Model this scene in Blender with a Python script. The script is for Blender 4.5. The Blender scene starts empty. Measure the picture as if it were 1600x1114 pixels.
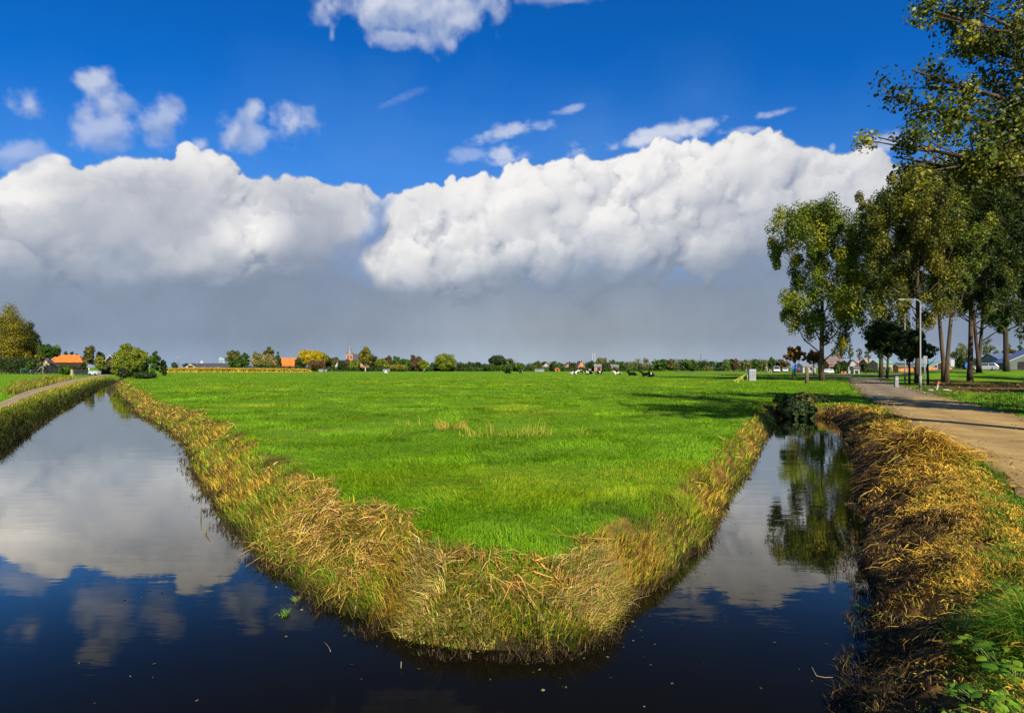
import bpy, bmesh, math, random
import numpy as np
from mathutils import Vector, Matrix

S = bpy.context.scene
COL = S.collection
R = math.radians
# ------------------------------------------------------------------ camera
EYE = 1.8; FPX = 900.0; HZ = 574.0          # eye height; the photograph is 1600 wide, horizon at row 574
cam = bpy.data.cameras.new('camera'); co = bpy.data.objects.new('camera', cam); COL.objects.link(co)
co.location = (0, 0, EYE); co.rotation_euler = (R(90), 0, 0)
cam.sensor_width = 36; cam.lens = 36 * FPX / 1600; cam.shift_y = (HZ - 557) / 1600
cam.clip_start = .05; cam.clip_end = 9000
S.camera = co
# ------------------------------------------------------------------ light and exposure
SUN_EL, SUN_AZ = 33.0, 14.0                 # sun behind the viewer, a little to the right
S.view_settings.view_transform = 'Standard'; S.view_settings.look = 'None'
S.view_settings.gamma = 1; S.view_settings.use_curve_mapping = False
S.view_settings.exposure = 0.80
sl = bpy.data.lights.new('sun', 'SUN'); sl.energy = 4.8; sl.angle = R(.5); sl.color = (1, .92, .78)
so = bpy.data.objects.new('sun', sl); COL.objects.link(so)
ray = Vector((-math.sin(R(SUN_AZ)) * math.cos(R(SUN_EL)), math.cos(R(SUN_AZ)) * math.cos(R(SUN_EL)), -math.sin(R(SUN_EL))))
so.rotation_euler = ray.to_track_quat('-Z', 'Y').to_euler(); so.location = (0, -30, 60)
S.cycles.max_bounces = 6; S.cycles.diffuse_bounces = 2; S.cycles.glossy_bounces = 3; S.cycles.transmission_bounces = 3
S.cycles.transparent_max_bounces = 4; S.cycles.caustics_reflective = False; S.cycles.caustics_refractive = False
S.cycles.use_denoising = True

F_PX, HZ_ = 900.0, 574.0
def clouds_image(W=1792, H=832, AZ=56.0, EL0=-2.0, EL1=50.0):
    rng=np.random.default_rng(7)
    sc=W/(2*AZ)                                   # texels per degree
    def uv(x,y):                                  # photo direction -> texel
        az=math.atan2(x-800,F_PX); el=math.atan2((HZ-y)*math.cos(az),F_PX)
        return (math.degrees(az)+AZ)*sc,(math.degrees(el)-EL0)*sc
    def fbm(cell,octs=5,gain=.5,seed=0,ax=1.0):
        r=np.random.default_rng(seed); out=np.zeros((H,W)); a=1.;t=0
        for o in range(octs):
            cx=cell*ax/2**o; cy=cell/2**o
            gx=int(W/cx)+3; gy=int(H/cy)+3
            g=r.random((gy,gx))
            x=np.arange(W)/cx; y=np.arange(H)/cy
            xi=x.astype(int); yi=y.astype(int); fx=x-xi; fy=y-yi
            fx=fx*fx*(3-2*fx); fy=(fy*fy*(3-2*fy))[:,None]
            g0=g[yi][:,xi]*(1-fx)+g[yi][:,xi+1]*fx; g1=g[yi+1][:,xi]*(1-fx)+g[yi+1][:,xi+1]*fx
            out+=a*(g0*(1-fy)+g1*fy); t+=a; a*=gain
        return out/t
    def blur(a,s):
        k=max(1,int(s*1.0))
        for _ in range(3):
            for ax in (0,1):
                p=np.pad(a,[(k+1,k) if i==ax else (0,0) for i in (0,1)],mode='edge')
                c=np.cumsum(p,axis=ax)
                a=((c[2*k+1:]-c[:-2*k-1]) if ax==0 else (c[:,2*k+1:]-c[:,:-2*k-1]))/(2*k+1)
        return a
    def warp(a,dx,dy):
        yy,xx=np.mgrid[0:H,0:W]; x=np.clip(xx+dx,0,W-1.001); y=np.clip(yy+dy,0,H-1.001)
        xi=x.astype(int); yi=y.astype(int); fx=x-xi; fy=y-yi
        return (a[yi,xi]*(1-fx)+a[yi,xi+1]*fx)*(1-fy)+(a[yi+1,xi]*(1-fx)+a[yi+1,xi+1]*fx)*fy
    sm=lambda a,b,x:(lambda t:t*t*(3-2*t))(np.clip((x-a)/(b-a),0,1))
    D=np.full((H,W),-1e3)
    def puff(u,v,z,r):
        x0=max(0,int(u-r)); x1=min(W,int(u+r)+2); y0=max(0,int(v-r)); y1=min(H,int(v+r)+2)
        if x0>=x1 or y0>=y1: return
        q=r*r-(np.arange(x0,x1)-u)[None,:]**2-(np.arange(y0,y1)-v)[:,None]**2
        np.maximum(D[y0:y1,x0:x1],np.where(q>0,z+np.sqrt(np.maximum(q,0)),-1e3),out=D[y0:y1,x0:x1])
    def grow(u,v,z,r,lev,ns):
        puff(u,v,z,r)
        if lev>=len(ns) or r<1.6: return
        for _ in range(ns[lev]):
            th=rng.uniform(0,2*math.pi); cz=rng.uniform(0.0,1.0); s=math.sqrt(1-cz*cz)
            dx,dy,dz=math.cos(th)*s,math.sin(th)*s,cz
            if dy<-.3 and rng.random()<.6: continue
            k=rng.uniform(.26,.5)
            grow(u+dx*r*.86,v+dy*r*.86,z+dz*r*.8,r*k,lev+1,ns)
    # ---- the two cumulus banks: top outline in photo directions, filled with puffs
    def bank(top,bot,r0,n,zz=0):
        xs=[p[0] for p in top]; ys=[p[1] for p in top]
        for x in np.arange(xs[0],xs[-1],r0*.55):            # crest
            y=np.interp(x,xs,ys); r=r0*rng.uniform(.55,1.05); u,v=uv(x+rng.uniform(-6,6),y+r*1.12/ sc * 16)
            rr=r*sc/16*1.0
            grow(u,v-rr*.1,zz+rng.uniform(-10,10),rr,0,(11,8,5))
        for _ in range(n):                                   # body
            x=rng.uniform(xs[0],xs[-1]); y0=np.interp(x,xs,ys); y1=np.interp(x,[p[0] for p in bot],[p[1] for p in bot])
            t=rng.random(); y=y0+r0*1.3+t*max(0,y1-y0-r0*1.6); r=r0*rng.uniform(.6,1.25)
            u,v=uv(x,y); grow(u,v,zz+rng.uniform(0,26)+t*34,r*sc/16,0,(11,8,5))
    L=[(-260,340),(-120,320),(0,300),(40,275),(95,256),(130,265),(175,262),(240,250),(292,262),(302,239),(326,238),(346,262),(375,292),(402,300),(440,280),(490,276),(540,286),(576,296)]
    Lb=[(-260,460),(0,450),(200,450),(330,430),(420,440),(500,420),(576,360)]
    bank(L,Lb,33,120)
    R=[(556,415),(572,388),(600,366),(606,318),(640,296),(690,290),(740,276),(800,262),(850,255),(900,250),(960,245),(1010,232),(1070,226),(1130,213),(1180,212),(1230,230),(1280,240),(1330,250),(1380,262),(1420,275),(1480,290),(1600,330),(1750,360),(1900,380)]
    Rb=[(556,448),(640,472),(720,474),(800,462),(900,445),(1000,430),(1150,415),(1300,400),(1400,380),(1500,400),(1900,440)]
    bank(R,Rb,33,200,6)
    dx=(fbm(40,6,.58,1)-.5)*30+(fbm(7,3,.6,3)-.5)*7; dy=(fbm(40,6,.58,2)-.5)*30+(fbm(7,3,.6,4)-.5)*7
    cov=(D>-900).astype(float)
    wv=blur(cov,12); av=blur(np.where(cov>0,D,0),12)/np.maximum(wv,1e-3)
    Df=np.where(cov>0,np.where(wv>.75,np.maximum(D,av-12),D),np.where(wv>.6,av,-30)); cov=np.where(wv>.6,1.,cov)
    Df=warp(Df,dx,dy); cov=warp(cov,dx,dy)
    soft=fbm(60,4,.5,11)
    a_b=np.where(soft>.52,blur(cov,1),blur(cov,3)); a_b=blur(a_b,1); a_big=sm(.2,.8,a_b+(fbm(14,4,.6,12)-.5)*.55*sm(.0,.5,a_b)*sm(1.0,.5,a_b))
    def shade(Df):
        tot=0
        for s,w,k in ((1,.22,.6),(4,.36,.95),(16,.42,1.4)):
            d=blur(Df,s); gy,gx=np.gradient(d); nz=1/np.sqrt(1+k*k*(gx*gx+gy*gy)); nx=-gx*nz*k; ny=-gy*nz*k
            tot=tot+w*np.clip(nx*-.42+ny*.62+nz*.66,-.3,1)
        ao=.55*np.clip((blur(Df,9)-Df)/14,-.6,1)+.6*np.clip((blur(Df,28)-Df)/30,-.6,1)
        return np.clip(.5*tot+.45-.22*ao,0,1)
    lit=shade(Df)
    yy=np.arange(H)[:,None]*np.ones((1,W)); xx=np.arange(W)[None,:]*np.ones((H,1))
    el=yy/sc+EL0; az=xx/sc-AZ
    # photo coordinates of every texel
    px=800+F_PX*np.tan(np.radians(az)); py=HZ-F_PX*np.tan(np.radians(el))/np.cos(np.radians(az))
    big=fbm(170,4,.5,21); mid=fbm(60,5,.55,22); fine=fbm(18,4,.55,23)
    srgb=lambda r,g,b:np.array([(c/255/12.92 if c<10 else ((c/255+.055)/1.055)**2.4) for c in (r,g,b)])
    white=srgb(250,248,246); grey=srgb(150,160,180); storm=srgb(136,151,172); base=srgb(156,165,174)
    l0,l1=np.percentile(lit[D>-900],(4,96))
    ramp=np.clip((lit-l0)/(l1-l0)+.18*(mid-.5),0,1.05)
    # how deep below the crest: cloud undersides go to storm grey
    cx=np.clip(px,-260,1900)
    wr=sm(520,606,px+(mid-.5)*40)
    topy=np.interp(cx,[p[0] for p in L],[p[1] for p in L])*(1-wr)+np.interp(cx,[p[0] for p in R],[p[1] for p in R])*wr
    boty=np.interp(cx,[p[0] for p in Lb],[p[1] for p in Lb])*(1-wr)+np.interp(cx,[p[0] for p in Rb],[p[1] for p in Rb])*wr
    dpt=(py-topy)/np.maximum(60,boty-topy)+(big-.5)*.5+(mid-.5)*.35
    shd=sm(.5,1.15,dpt)
    # parts of the banks that stand in the shade of other cloud
    spot=lambda x,y,rx,ry:np.exp(-((px-x)/rx)**2-((py-y)/ry)**2)
    own=.75*spot(200,350,190,70)+.42*spot(250,295,130,36)+.5*spot(30,390,120,50)+.9*spot(520,345,74,62)+.6*spot(470,430,60,50)+.3*spot(440,300,60,30)
    own=own+.42*spot(1330,320,200,95)+.28*spot(1160,330,80,40)+.30*spot(660,320,46,26)+.25*spot(900,420,140,30)+.5*spot(1250,400,220,40)
    own=own-.4*spot(385,365,48,38)-.3*spot(40,320,60,28)-.2*spot(680,385,110,50)
    own=np.clip(own*(.75+1.0*(mid-.25)),0,.86)
    lav=srgb(166,173,190)
    ramp=ramp*(1-.45*own)
    ramp=np.clip(ramp+.10*(fine-.5)+.10*(fbm(7,3,.6,24)-.5),0,1.05)
    sf=sm(.46,.64,soft)*.5
    ramp=ramp*(1-sf)+blur(ramp,7)*sf
    C=grey+(white-grey)*np.clip(ramp,0,1)[...,None]**.78
    C=C*(1-own[...,None])+(lav*.8+C*.2)*own[...,None]
    C=C*(1-shd[...,None])+storm*(.90+.30*np.clip(ramp,0,1)[...,None])*shd[...,None]
    # the mass of the cloud that lies behind the puffs
    fill=sm(14,34,py-topy+(mid-.5)*40)*sm(0,24,px*0+30)
    gap=np.exp(-((px-575)/20)**2)*sm(470,330,py)
    fill=fill*(1-.75*gap)
    # rain-grey layer below the banks down to the horizon
    lowtop=np.interp(cx,[400,520,566,640,800,1000,1200,1400,1900],[410,415,440,452,450,435,425,410,430])
    lowa=sm(-95,15,py-lowtop+(big-.5)*110+(mid-.5)*70)
    gl=sm(574,470,py); cen=np.exp(-((px-900)/330)**2)
    lowc=storm*(1+.0*gl[...,None])
    lowc=lowc+(base-lowc)*(.75*cen*sm(420,520,py))[...,None]
    streak=fbm(30,4,.55,88,.25); lowc=lowc*(1+.025*(streak[...,None]-.5))
    lowc=lowc*(1+.28*sm(520,574,py)[...,None]*np.array([.9,1,1.05]))*(1+.34*(big[...,None]-.5)+.16*(mid[...,None]-.5))
    A=np.zeros((H,W)); RGB=np.zeros((H,W,3))
    def over(c,a):
        nonlocal A,RGB
        ao=a+A*(1-a); RGB=(c*a[...,None]+RGB*(A*(1-a))[...,None])/np.maximum(ao,1e-6)[...,None]; A=ao
    # veil of thin cloud in the lower half of the blue
    over(np.ones((H,W,1))*srgb(120,168,222),.40*sm(60,330,py+(big-.5)*160)*(.55+.9*(fbm(120,5,.5,31,2.2)-.3)).clip(0,1))
    # gap between the banks
    # wisps
    def wisp(x,y,w,h,ang,a,seed,col=(232,234,240)):
        ca,sa=math.cos(math.radians(ang)),math.sin(math.radians(ang))
        X=(px-x)*ca-(py-y)*sa; Y=(px-x)*sa+(py-y)*ca
        n=fbm(46,6,.58,seed,1.6); n2=fbm(12,4,.6,seed+1,1.6)
        e=np.exp(-(X/w)**2-(Y/h)**2)
        over(np.ones((H,W,1))*srgb(*col),a*sm(.30,.72,e*.62+(n-.5)*1.0+(n2-.5)*.35)*sm(.02,.3,e))
    wisp(1050,208,130,20,10,.75,41); wisp(1215,178,55,10,14,.6,43); wisp(1165,205,60,12,5,.6,44)
    wisp(800,203,70,18,8,.6,45); wisp(785,246,50,26,5,.7,47); wisp(905,238,35,16,0,.6,49); wisp(890,172,40,8,15,.4,50)
    wisp(1380,228,60,20,20,.5,53); wisp(740,240,40,14,10,.3,55); wisp(600,165,60,10,20,.12,56); wisp(985,225,50,12,10,.5,57)
    wisp(1480,270,90,40,0,.6,58)
    # rain layer behind, then the banks
    over(lowc,lowa)
    over(lav*(.8+.5*mid[...,None]),fill*(1-lowa)*.9)
    xr=np.interp(py,[290,318,366,388,415,432,450],[616,606,598,572,556,551,556]); xl=np.interp(py,[290,345,380,440,470],[582,580,545,492,470])
    n9=(mid-.5)*46+(fine-.5)*22
    cut=sm(-26,34,px-xl+n9)*sm(8,-8,px-xr+n9*.35)*sm(285,330,py)*sm(520,440,py)
    over(srgb(134,150,178)*(1+.25*(mid[...,None]-.5)),cut*.85*(1-lowa*.5))
    over(C,a_big*(1-sm(.80,1.32,dpt+(fine-.5)*.45+(mid-.5)*.3))*(1-.93*cut))
    over(lowc,lowa*sm(470,540,py+(mid-.5)*60)*.8+lowa*.25*(1-sm(470,540,py)))
    # small loose cumuli: soft puffs
    def small(x,y,rx,ry,a,seed,col=(214,220,234),sh=(160,178,212),n=1.0):
        n1=fbm(38,6,.52,seed); n2=fbm(10,4,.6,seed+1); n3=fbm(30,3,.45,seed)
        dd=np.sqrt(((px-x)/rx)**2+((py-y)/ry)**2)
        e=1-dd+(n1-.5)*2.1*n+(n2-.5)*.25*n
        al=a*sm(.0,.85,e)*sm(2.1,1.3,dd)
        e3=1-dd+(n3-.5)*2.4; s=np.roll(np.roll(e3,-9,0),9,1); l=np.clip(.42+(e3-s)*1.1,0,1)
        over(srgb(*sh)+(srgb(*col)-srgb(*sh))*l[...,None],al)
    for q in ((48,166,34,30,.72,61),(168,160,62,54,.8,62),(145,128,32,26,.75,63),(150,205,56,34,.6,64),(256,190,48,42,.62,65),
              (405,215,64,42,.62,66),(458,190,36,34,.75,67),(398,170,24,22,.7,68),(368,204,34,30,.55,69),(28,246,54,28,.5,70),(315,226,20,18,.6,71),
              (645,22,140,52,.85,72),(590,5,80,40,.8,73),(715,5,95,34,.75,74),(620,62,60,16,.5,75),(518,55,8,20,.35,76),(1300,232,9,12,.5,77),(870,0,60,10,.3,78)):
        small(*q)
    # fade out high overhead
    k=sm(EL1,EL1-6,el); A=A*k
    return np.concatenate([RGB,A[...,None]],2).astype(np.float32)


def make_world():
    im = clouds_image()
    H, W = im.shape[:2]
    img = bpy.data.images.new('cumulus', W, H, alpha=True, float_buffer=True)
    img.colorspace_settings.name = 'Non-Color'; img.alpha_mode = 'CHANNEL_PACKED'
    img.pixels.foreach_set(np.ascontiguousarray(im, np.float32).ravel()); img.update(); img.pack()
    w = bpy.data.worlds.new('World'); S.world = w; w.use_nodes = True
    nt = w.node_tree; N = nt.nodes; L = nt.links; N.clear()
    def nd(t, **k):
        n = N.new(t)
        for a, b in k.items(): setattr(n, a, b)
        return n
    def m(op, a, b=None):
        n = nd('ShaderNodeMath', operation=op)
        for i, v in enumerate((a, b)):
            if v is None: continue
            if isinstance(v, (int, float)): n.inputs[i].default_value = v
            else: L.new(v, n.inputs[i])
        return n.outputs[0]
    tc = nd('ShaderNodeTexCoord'); sp = nd('ShaderNodeSeparateXYZ'); L.new(tc.outputs['Generated'], sp.inputs[0])
    x, y, z = sp.outputs
    az = m('ARCTAN2', x, y); el = m('ARCSINE', z)
    u = m('ADD', m('MULTIPLY', az, math.degrees(1) / 112), .5)
    v = m('MINIMUM', m('MAXIMUM', m('MULTIPLY', m('ADD', m('MULTIPLY', el, math.degrees(1)), 2.0), 1 / 52), .001), .998)
    cb = nd('ShaderNodeCombineXYZ'); L.new(u, cb.inputs[0]); L.new(v, cb.inputs[1])
    ti = nd('ShaderNodeTexImage', image=img, extension='MIRROR', interpolation='Linear'); L.new(cb.outputs[0], ti.inputs[0])
    sky = nd('ShaderNodeTexSky', sky_type='NISHITA', sun_disc=False)
    sky.sun_elevation = R(SUN_EL); sky.sun_rotation = R(180 - SUN_AZ); sky.dust_density = .3; sky.ozone_density = 3.0; sky.altitude = 0
    # deep polarised blue
    tint = nd('ShaderNodeMix', data_type='RGBA', blend_type='MULTIPLY'); tint.inputs[0].default_value = 1
    L.new(sky.outputs[0], tint.inputs[6]); tint.inputs[7].default_value = (.035, .60, 1.32, 1)
    sc = nd('ShaderNodeMix', data_type='RGBA', blend_type='MULTIPLY'); sc.inputs[0].default_value = 1
    L.new(ti.outputs[0], sc.inputs[6]); k = .90 / .1; sc.inputs[7].default_value = (k, k, k, 1)
    mx = nd('ShaderNodeMix', data_type='RGBA'); L.new(ti.outputs[1], mx.inputs[0]); L.new(tint.outputs[2], mx.inputs[6]); L.new(sc.outputs[2], mx.inputs[7])
    bg = nd('ShaderNodeBackground'); bg.inputs[1].default_value = .062; L.new(mx.outputs[2], bg.inputs[0])
    out = nd('ShaderNodeOutputWorld'); L.new(bg.outputs[0], out.inputs[0])
make_world()

# ------------------------------------------------------------------ helpers
def at(px, py, z=0.0):
    "ground point seen in the direction of photo position (px, py)"
    d = (EYE - z) * FPX / (py - HZ); return ((px - 800) / FPX * d, d)
def ax(px, d): return (px - 800) / FPX * d
def hz(py, d): return EYE + (HZ - py) / FPX * d

def hash2(ix, iy, seed):
    h = (ix.astype(np.int64) * 374761393 + iy.astype(np.int64) * 668265263 + seed * 974634777) & 0xffffffff
    h = ((h ^ (h >> 13)) * 1274126177) & 0xffffffff
    return ((h ^ (h >> 16)) & 0xffff) / 65535.0
def vn(x, y, seed=0):
    xi = np.floor(x); yi = np.floor(y); fx = x - xi; fy = y - yi; fx = fx * fx * (3 - 2 * fx); fy = fy * fy * (3 - 2 * fy)
    a = hash2(xi, yi, seed); b = hash2(xi + 1, yi, seed); c = hash2(xi, yi + 1, seed); d = hash2(xi + 1, yi + 1, seed)
    return (a * (1 - fx) + b * fx) * (1 - fy) + (c * (1 - fx) + d * fx) * fy
def fb(x, y, seed=0, o=3):
    t = 0; a = 1; s = 0
    for i in range(o): t = t + a * vn(x * 2 ** i, y * 2 ** i, seed + i); s += a; a *= .5
    return t / s
def sm(a, b, x):
    t = np.clip((np.asarray(x, float) - a) / (b - a), 0, 1); return t * t * (3 - 2 * t)

def tag(o, label=None, cat=None, group=None, kind=None):
    if label: o['label'] = label
    if cat: o['category'] = cat
    if group: o['group'] = group
    if kind: o['kind'] = kind
    return o
def thing(name, label, cat, loc=(0, 0, 0), rz=0, group=None):
    o = bpy.data.objects.new(name, None); COL.objects.link(o); o.location = loc; o.rotation_euler = (0, 0, rz)
    o.empty_display_size = .2
    return tag(o, label, cat, group)
def link(name, me, parent=None):
    o = bpy.data.objects.new(name, me); COL.objects.link(o)
    if parent: o.parent = parent
    return o
def npmesh(name, V, Q=None, T=None, col=None, mat=None, parent=None, smooth=False):
    V = np.ascontiguousarray(V, np.float32); me = bpy.data.meshes.new(name)
    nq = 0 if Q is None else len(Q); ntr = 0 if T is None else len(T)
    me.vertices.add(len(V)); me.vertices.foreach_set('co', V.ravel())
    idx = np.concatenate([np.asarray(a, np.int32).ravel() for a in (Q, T) if a is not None and len(a)])
    me.loops.add(len(idx)); me.loops.foreach_set('vertex_index', idx)
    me.polygons.add(nq + ntr)
    st = np.concatenate([np.arange(nq) * 4, nq * 4 + np.arange(ntr) * 3]).astype(np.int32)
    me.polygons.foreach_set('loop_start', st)
    if smooth: me.polygons.foreach_set('use_smooth', np.ones(nq + ntr, bool))
    me.update(calc_edges=True)
    if col is not None:
        for nm, c in (col.items() if isinstance(col, dict) else (('Col', col),)):
            ca = me.color_attributes.new(nm, 'FLOAT_COLOR', 'POINT')
            c = np.asarray(c, np.float32); c4 = np.ones((len(V), 4), np.float32); c4[:, :c.shape[1]] = c
            ca.data.foreach_set('color', c4.ravel())
    if mat: me.materials.append(mat)
    return link(name, me, parent)
def copy_tree(o, parent=None):
    c = o.copy(); COL.objects.link(c); c.parent = parent
    for ch in list(o.children): copy_tree(ch, c)
    return c

class MB:
    "collects boxes, tubes and prisms, then links them as one mesh object"
    def __init__(s): s.v = []; s.f = []; s.m = []; s.sm = []
    def add(s, vs, fs, m=0, smooth=False):
        b = len(s.v); s.v += [tuple(v) for v in vs]; s.f += [tuple(b + i for i in f) for f in fs]; s.m += [m] * len(fs); s.sm += [smooth] * len(fs); return s
    def box(s, c, d, m=0, rz=0, M=None):
        x, y, z = (q / 2 for q in d); vs = [Vector((a * x, b * y, e * z)) for e in (-1, 1) for a, b in ((-1, -1), (1, -1), (1, 1), (-1, 1))]
        if M is not None: vs = [M @ v for v in vs]
        elif rz: vs = [Matrix.Rotation(rz, 3, 'Z') @ v for v in vs]
        vs = [v + Vector(c) for v in vs]
        return s.add(vs, [(3, 2, 1, 0), (4, 5, 6, 7), (0, 1, 5, 4), (1, 2, 6, 5), (2, 3, 7, 6), (3, 0, 4, 7)], m)
    def tube(s, pts, rad, n=8, m=0, cap=True, flat=(1, 1)):
        pts = [Vector(p) for p in pts]
        if not hasattr(rad, '__len__'): rad = [rad] * len(pts)
        vs = []; fs = []
        prev = None
        for i, p in enumerate(pts):
            t = (pts[min(i + 1, len(pts) - 1)] - pts[max(i - 1, 0)]).normalized()
            a = prev if prev is not None else (Vector((0, 1, 0)) if abs(t.y) < .9 else Vector((1, 0, 0)))
            u = (a - t * a.dot(t)).normalized(); w = t.cross(u); prev = u
            for k in range(n):
                g = 2 * math.pi * k / n; vs.append(p + u * (math.cos(g) * rad[i] * flat[0]) + w * (math.sin(g) * rad[i] * flat[1]))
        for i in range(len(pts) - 1):
            for k in range(n): fs.append((i * n + k, i * n + (k + 1) % n, (i + 1) * n + (k + 1) % n, (i + 1) * n + k))
        if cap: fs.append(tuple(reversed(range(n)))); fs.append(tuple(range((len(pts) - 1) * n, len(pts) * n)))
        return s.add(vs, fs, m, True)
    def prism(s, poly, x0, x1, m=0, axis='x'):
        "polygon (a, z) extruded along x (or y)"
        n = len(poly); vs = []
        for x in (x0, x1):
            for a, z in poly: vs.append((x, a, z) if axis == 'x' else (a, x, z))
        fs = [tuple(reversed(range(n))), tuple(range(n, 2 * n))] + [(i, (i + 1) % n, n + (i + 1) % n, n + i) for i in range(n)]
        return s.add(vs, fs, m)
    def ball(s, c, r, m=0, nu=10, nv=6):
        rx, ry, rz = r if hasattr(r, '__len__') else (r, r, r); vs = []; fs = []
        for j in range(nv + 1):
            p = math.pi * j / nv
            for i in range(nu):
                q = 2 * math.pi * i / nu; vs.append((c[0] + rx * math.sin(p) * math.cos(q), c[1] + ry * math.sin(p) * math.sin(q), c[2] + rz * math.cos(p)))
        for j in range(nv):
            for i in range(nu): fs.append((j * nu + i, (j + 1) * nu + i, (j + 1) * nu + (i + 1) % nu, j * nu + (i + 1) % nu))
        return s.add(vs, fs, m, True)
    def build(s, name, mats, parent=None, bevel=0):
        me = bpy.data.meshes.new(name); me.from_pydata(s.v, [], s.f)
        for q in (mats if isinstance(mats, (list, tuple)) else [mats]): me.materials.append(q)
        me.polygons.foreach_set('material_index', s.m); me.polygons.foreach_set('use_smooth', s.sm)
        bm = bmesh.new(); bm.from_mesh(me); bmesh.ops.remove_doubles(bm, verts=bm.verts, dist=1e-5)
        bmesh.ops.recalc_face_normals(bm, faces=bm.faces)
        if bevel: bmesh.ops.bevel(bm, geom=[e for e in bm.edges if len(e.link_faces) == 2 and e.calc_face_angle(0) > .6], offset=bevel, segments=2, affect='EDGES', profile=.6)
        bm.to_mesh(me); bm.free()
        return link(name, me, parent)

# ------------------------------------------------------------------ materials
def mat(name, col=(.5, .5, .5), rough=.7, var=.12, scale=4.0, metal=0, spec=.3, bump=0, col2=None, stretch=(1, 1, 1)):
    m = bpy.data.materials.new(name); m.use_nodes = True; nt = m.node_tree; b = nt.nodes['Principled BSDF']; L = nt.links
    b.inputs['Roughness'].default_value = rough; b.inputs['Metallic'].default_value = metal; b.inputs['Specular IOR Level'].default_value = spec
    tc = nt.nodes.new('ShaderNodeTexCoord'); mp = nt.nodes.new('ShaderNodeMapping'); mp.inputs['Scale'].default_value = stretch
    L.new(tc.outputs['Object'], mp.inputs[0])
    n = nt.nodes.new('ShaderNodeTexNoise'); n.inputs['Scale'].default_value = scale; n.inputs['Detail'].default_value = 6; L.new(mp.outputs[0], n.inputs[0])
    r = nt.nodes.new('ShaderNodeValToRGB'); c2 = col2 or tuple(c * (1 - 2 * var) for c in col)
    r.color_ramp.elements[0].position = .3; r.color_ramp.elements[1].position = .7
    r.color_ramp.elements[0].color = (*c2, 1); r.color_ramp.elements[1].color = (*[min(1, c * (1 + (var if not col2 else 0))) for c in col], 1)
    L.new(n.outputs[0], r.inputs[0]); L.new(r.outputs[0], b.inputs['Base Color'])
    if bump:
        bp = nt.nodes.new('ShaderNodeBump'); bp.inputs['Strength'].default_value = bump; bp.inputs['Distance'].default_value = .05; L.new(n.outputs[0], bp.inputs['Height']); L.new(bp.outputs[0], b.inputs['Normal'])
    return m
def leafmat(name, transl=.3, rough=.55, spec=.25):
    m = bpy.data.materials.new(name); m.use_nodes = True; nt = m.node_tree; L = nt.links; b = nt.nodes['Principled BSDF']; out = nt.nodes['Material Output']
    a = nt.nodes.new('ShaderNodeVertexColor'); a.layer_name = 'Col'
    b.inputs['Roughness'].default_value = rough; b.inputs['Specular IOR Level'].default_value = spec
    L.new(a.outputs[0], b.inputs['Base Color'])
    if transl:
        t = nt.nodes.new('ShaderNodeBsdfTranslucent'); L.new(a.outputs[0], t.inputs[0])
        x = nt.nodes.new('ShaderNodeMixShader'); x.inputs[0].default_value = transl; L.new(b.outputs[0], x.inputs[1]); L.new(t.outputs[0], x.inputs[2]); L.new(x.outputs[0], out.inputs[0])
    return m
LEAF = leafmat('foliage', .28, .5, .25); GRASS = leafmat('grass_blades', .35, .6, .2); STRAW = leafmat('dry_stalks', .15, .65, .2)
BARK = mat('bark', (.075, .050, .029), .9, .3, 3, bump=.6, stretch=(1, 1, .25)); BARKD = mat('bark_dark', (.05, .036, .025), .9, .3, 3, bump=.6, stretch=(1, 1, .25))
BIRCH = mat('bark_birch', (.6, .58, .52), .8, .25, 4)

# ------------------------------------------------------------------ terrain
WL = -.6                                   # water level
# waterline of both ditches and the pool where they meet: (x, y, bank width, zone)
# zones: 0 pasture left side, 1 pasture tip, 2 pasture right side, 3 right bank, 4 left bank, 5 viewer's bank
WATER = [(-66, 97, 1.2, 0), (-58, 84, 1.2, 0), (-46, 67, 1.2, 0), (-32, 47, 1.2, 0), (-25, 37.5, 1.2, 0), (-19, 29, 1.2, 0), (-14.4, 23.5, 1.2, 0), (-9.9, 17.4, 1.25, 0), (-7.1, 12.8, 1.3, 0), (-4.95, 9.64, 1.35, 0),
         (-3.68, 7.88, 1.35, 1), (-2.78, 6.77, 1.35, 1), (-2.27, 6.19, 1.35, 1), (-1.48, 5.55, 1.35, 1), (-.9, 5.03, 1.35, 1), (-.43, 4.81, 1.35, 1), (0, 4.78, 1.3, 1), (.36, 4.92, 1.15, 1), (.75, 5.16, 1.0, 1), (1.1, 5.55, .85, 1), (1.45, 6.1, .7, 2),
         (2.05, 6.99, .6, 2), (2.75, 8.03, .55, 2), (3.75, 10.1, .55, 2), (5.4, 13.2, .55, 2), (8.35, 18.9, .6, 2), (11.2, 24.3, .7, 2), (12.0, 26.6, .7, 2), (14.0, 27.8, .9, 2),
         (14.7, 25.9, 1.0, 3), (10.26, 17.4, 1.1, 3), (7.5, 12.4, 1.2, 3), (5.9, 9.64, 1.3, 3), (4.83, 7.88, 1.35, 3), (4.15, 6.67, 1.35, 3), (3.63, 5.78, 1.35, 3), (3.22, 5.09, 1.3, 3), (2.86, 4.56, 1.25, 3), (2.5, 4.0, 1.2, 3), (2.0, 3.1, 1.0, 3),
         (1.3, 2.2, .8, 5), (0, 1.4, .7, 5), (-5, 1.0, .7, 5), (-10, 0, .7, 5), (-10.5, 8, 1.0, 4), (-14.3, 16.1, 1.0, 4), (-18.2, 21.8, 1.0, 4), (-26.2, 33.75, 1.0, 4), (-40, 55, 1.0, 4), (-53.8, 76, 1.0, 4), (-63, 91, 1.0, 4), (-67, 98, 1.0, 0)]
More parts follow.
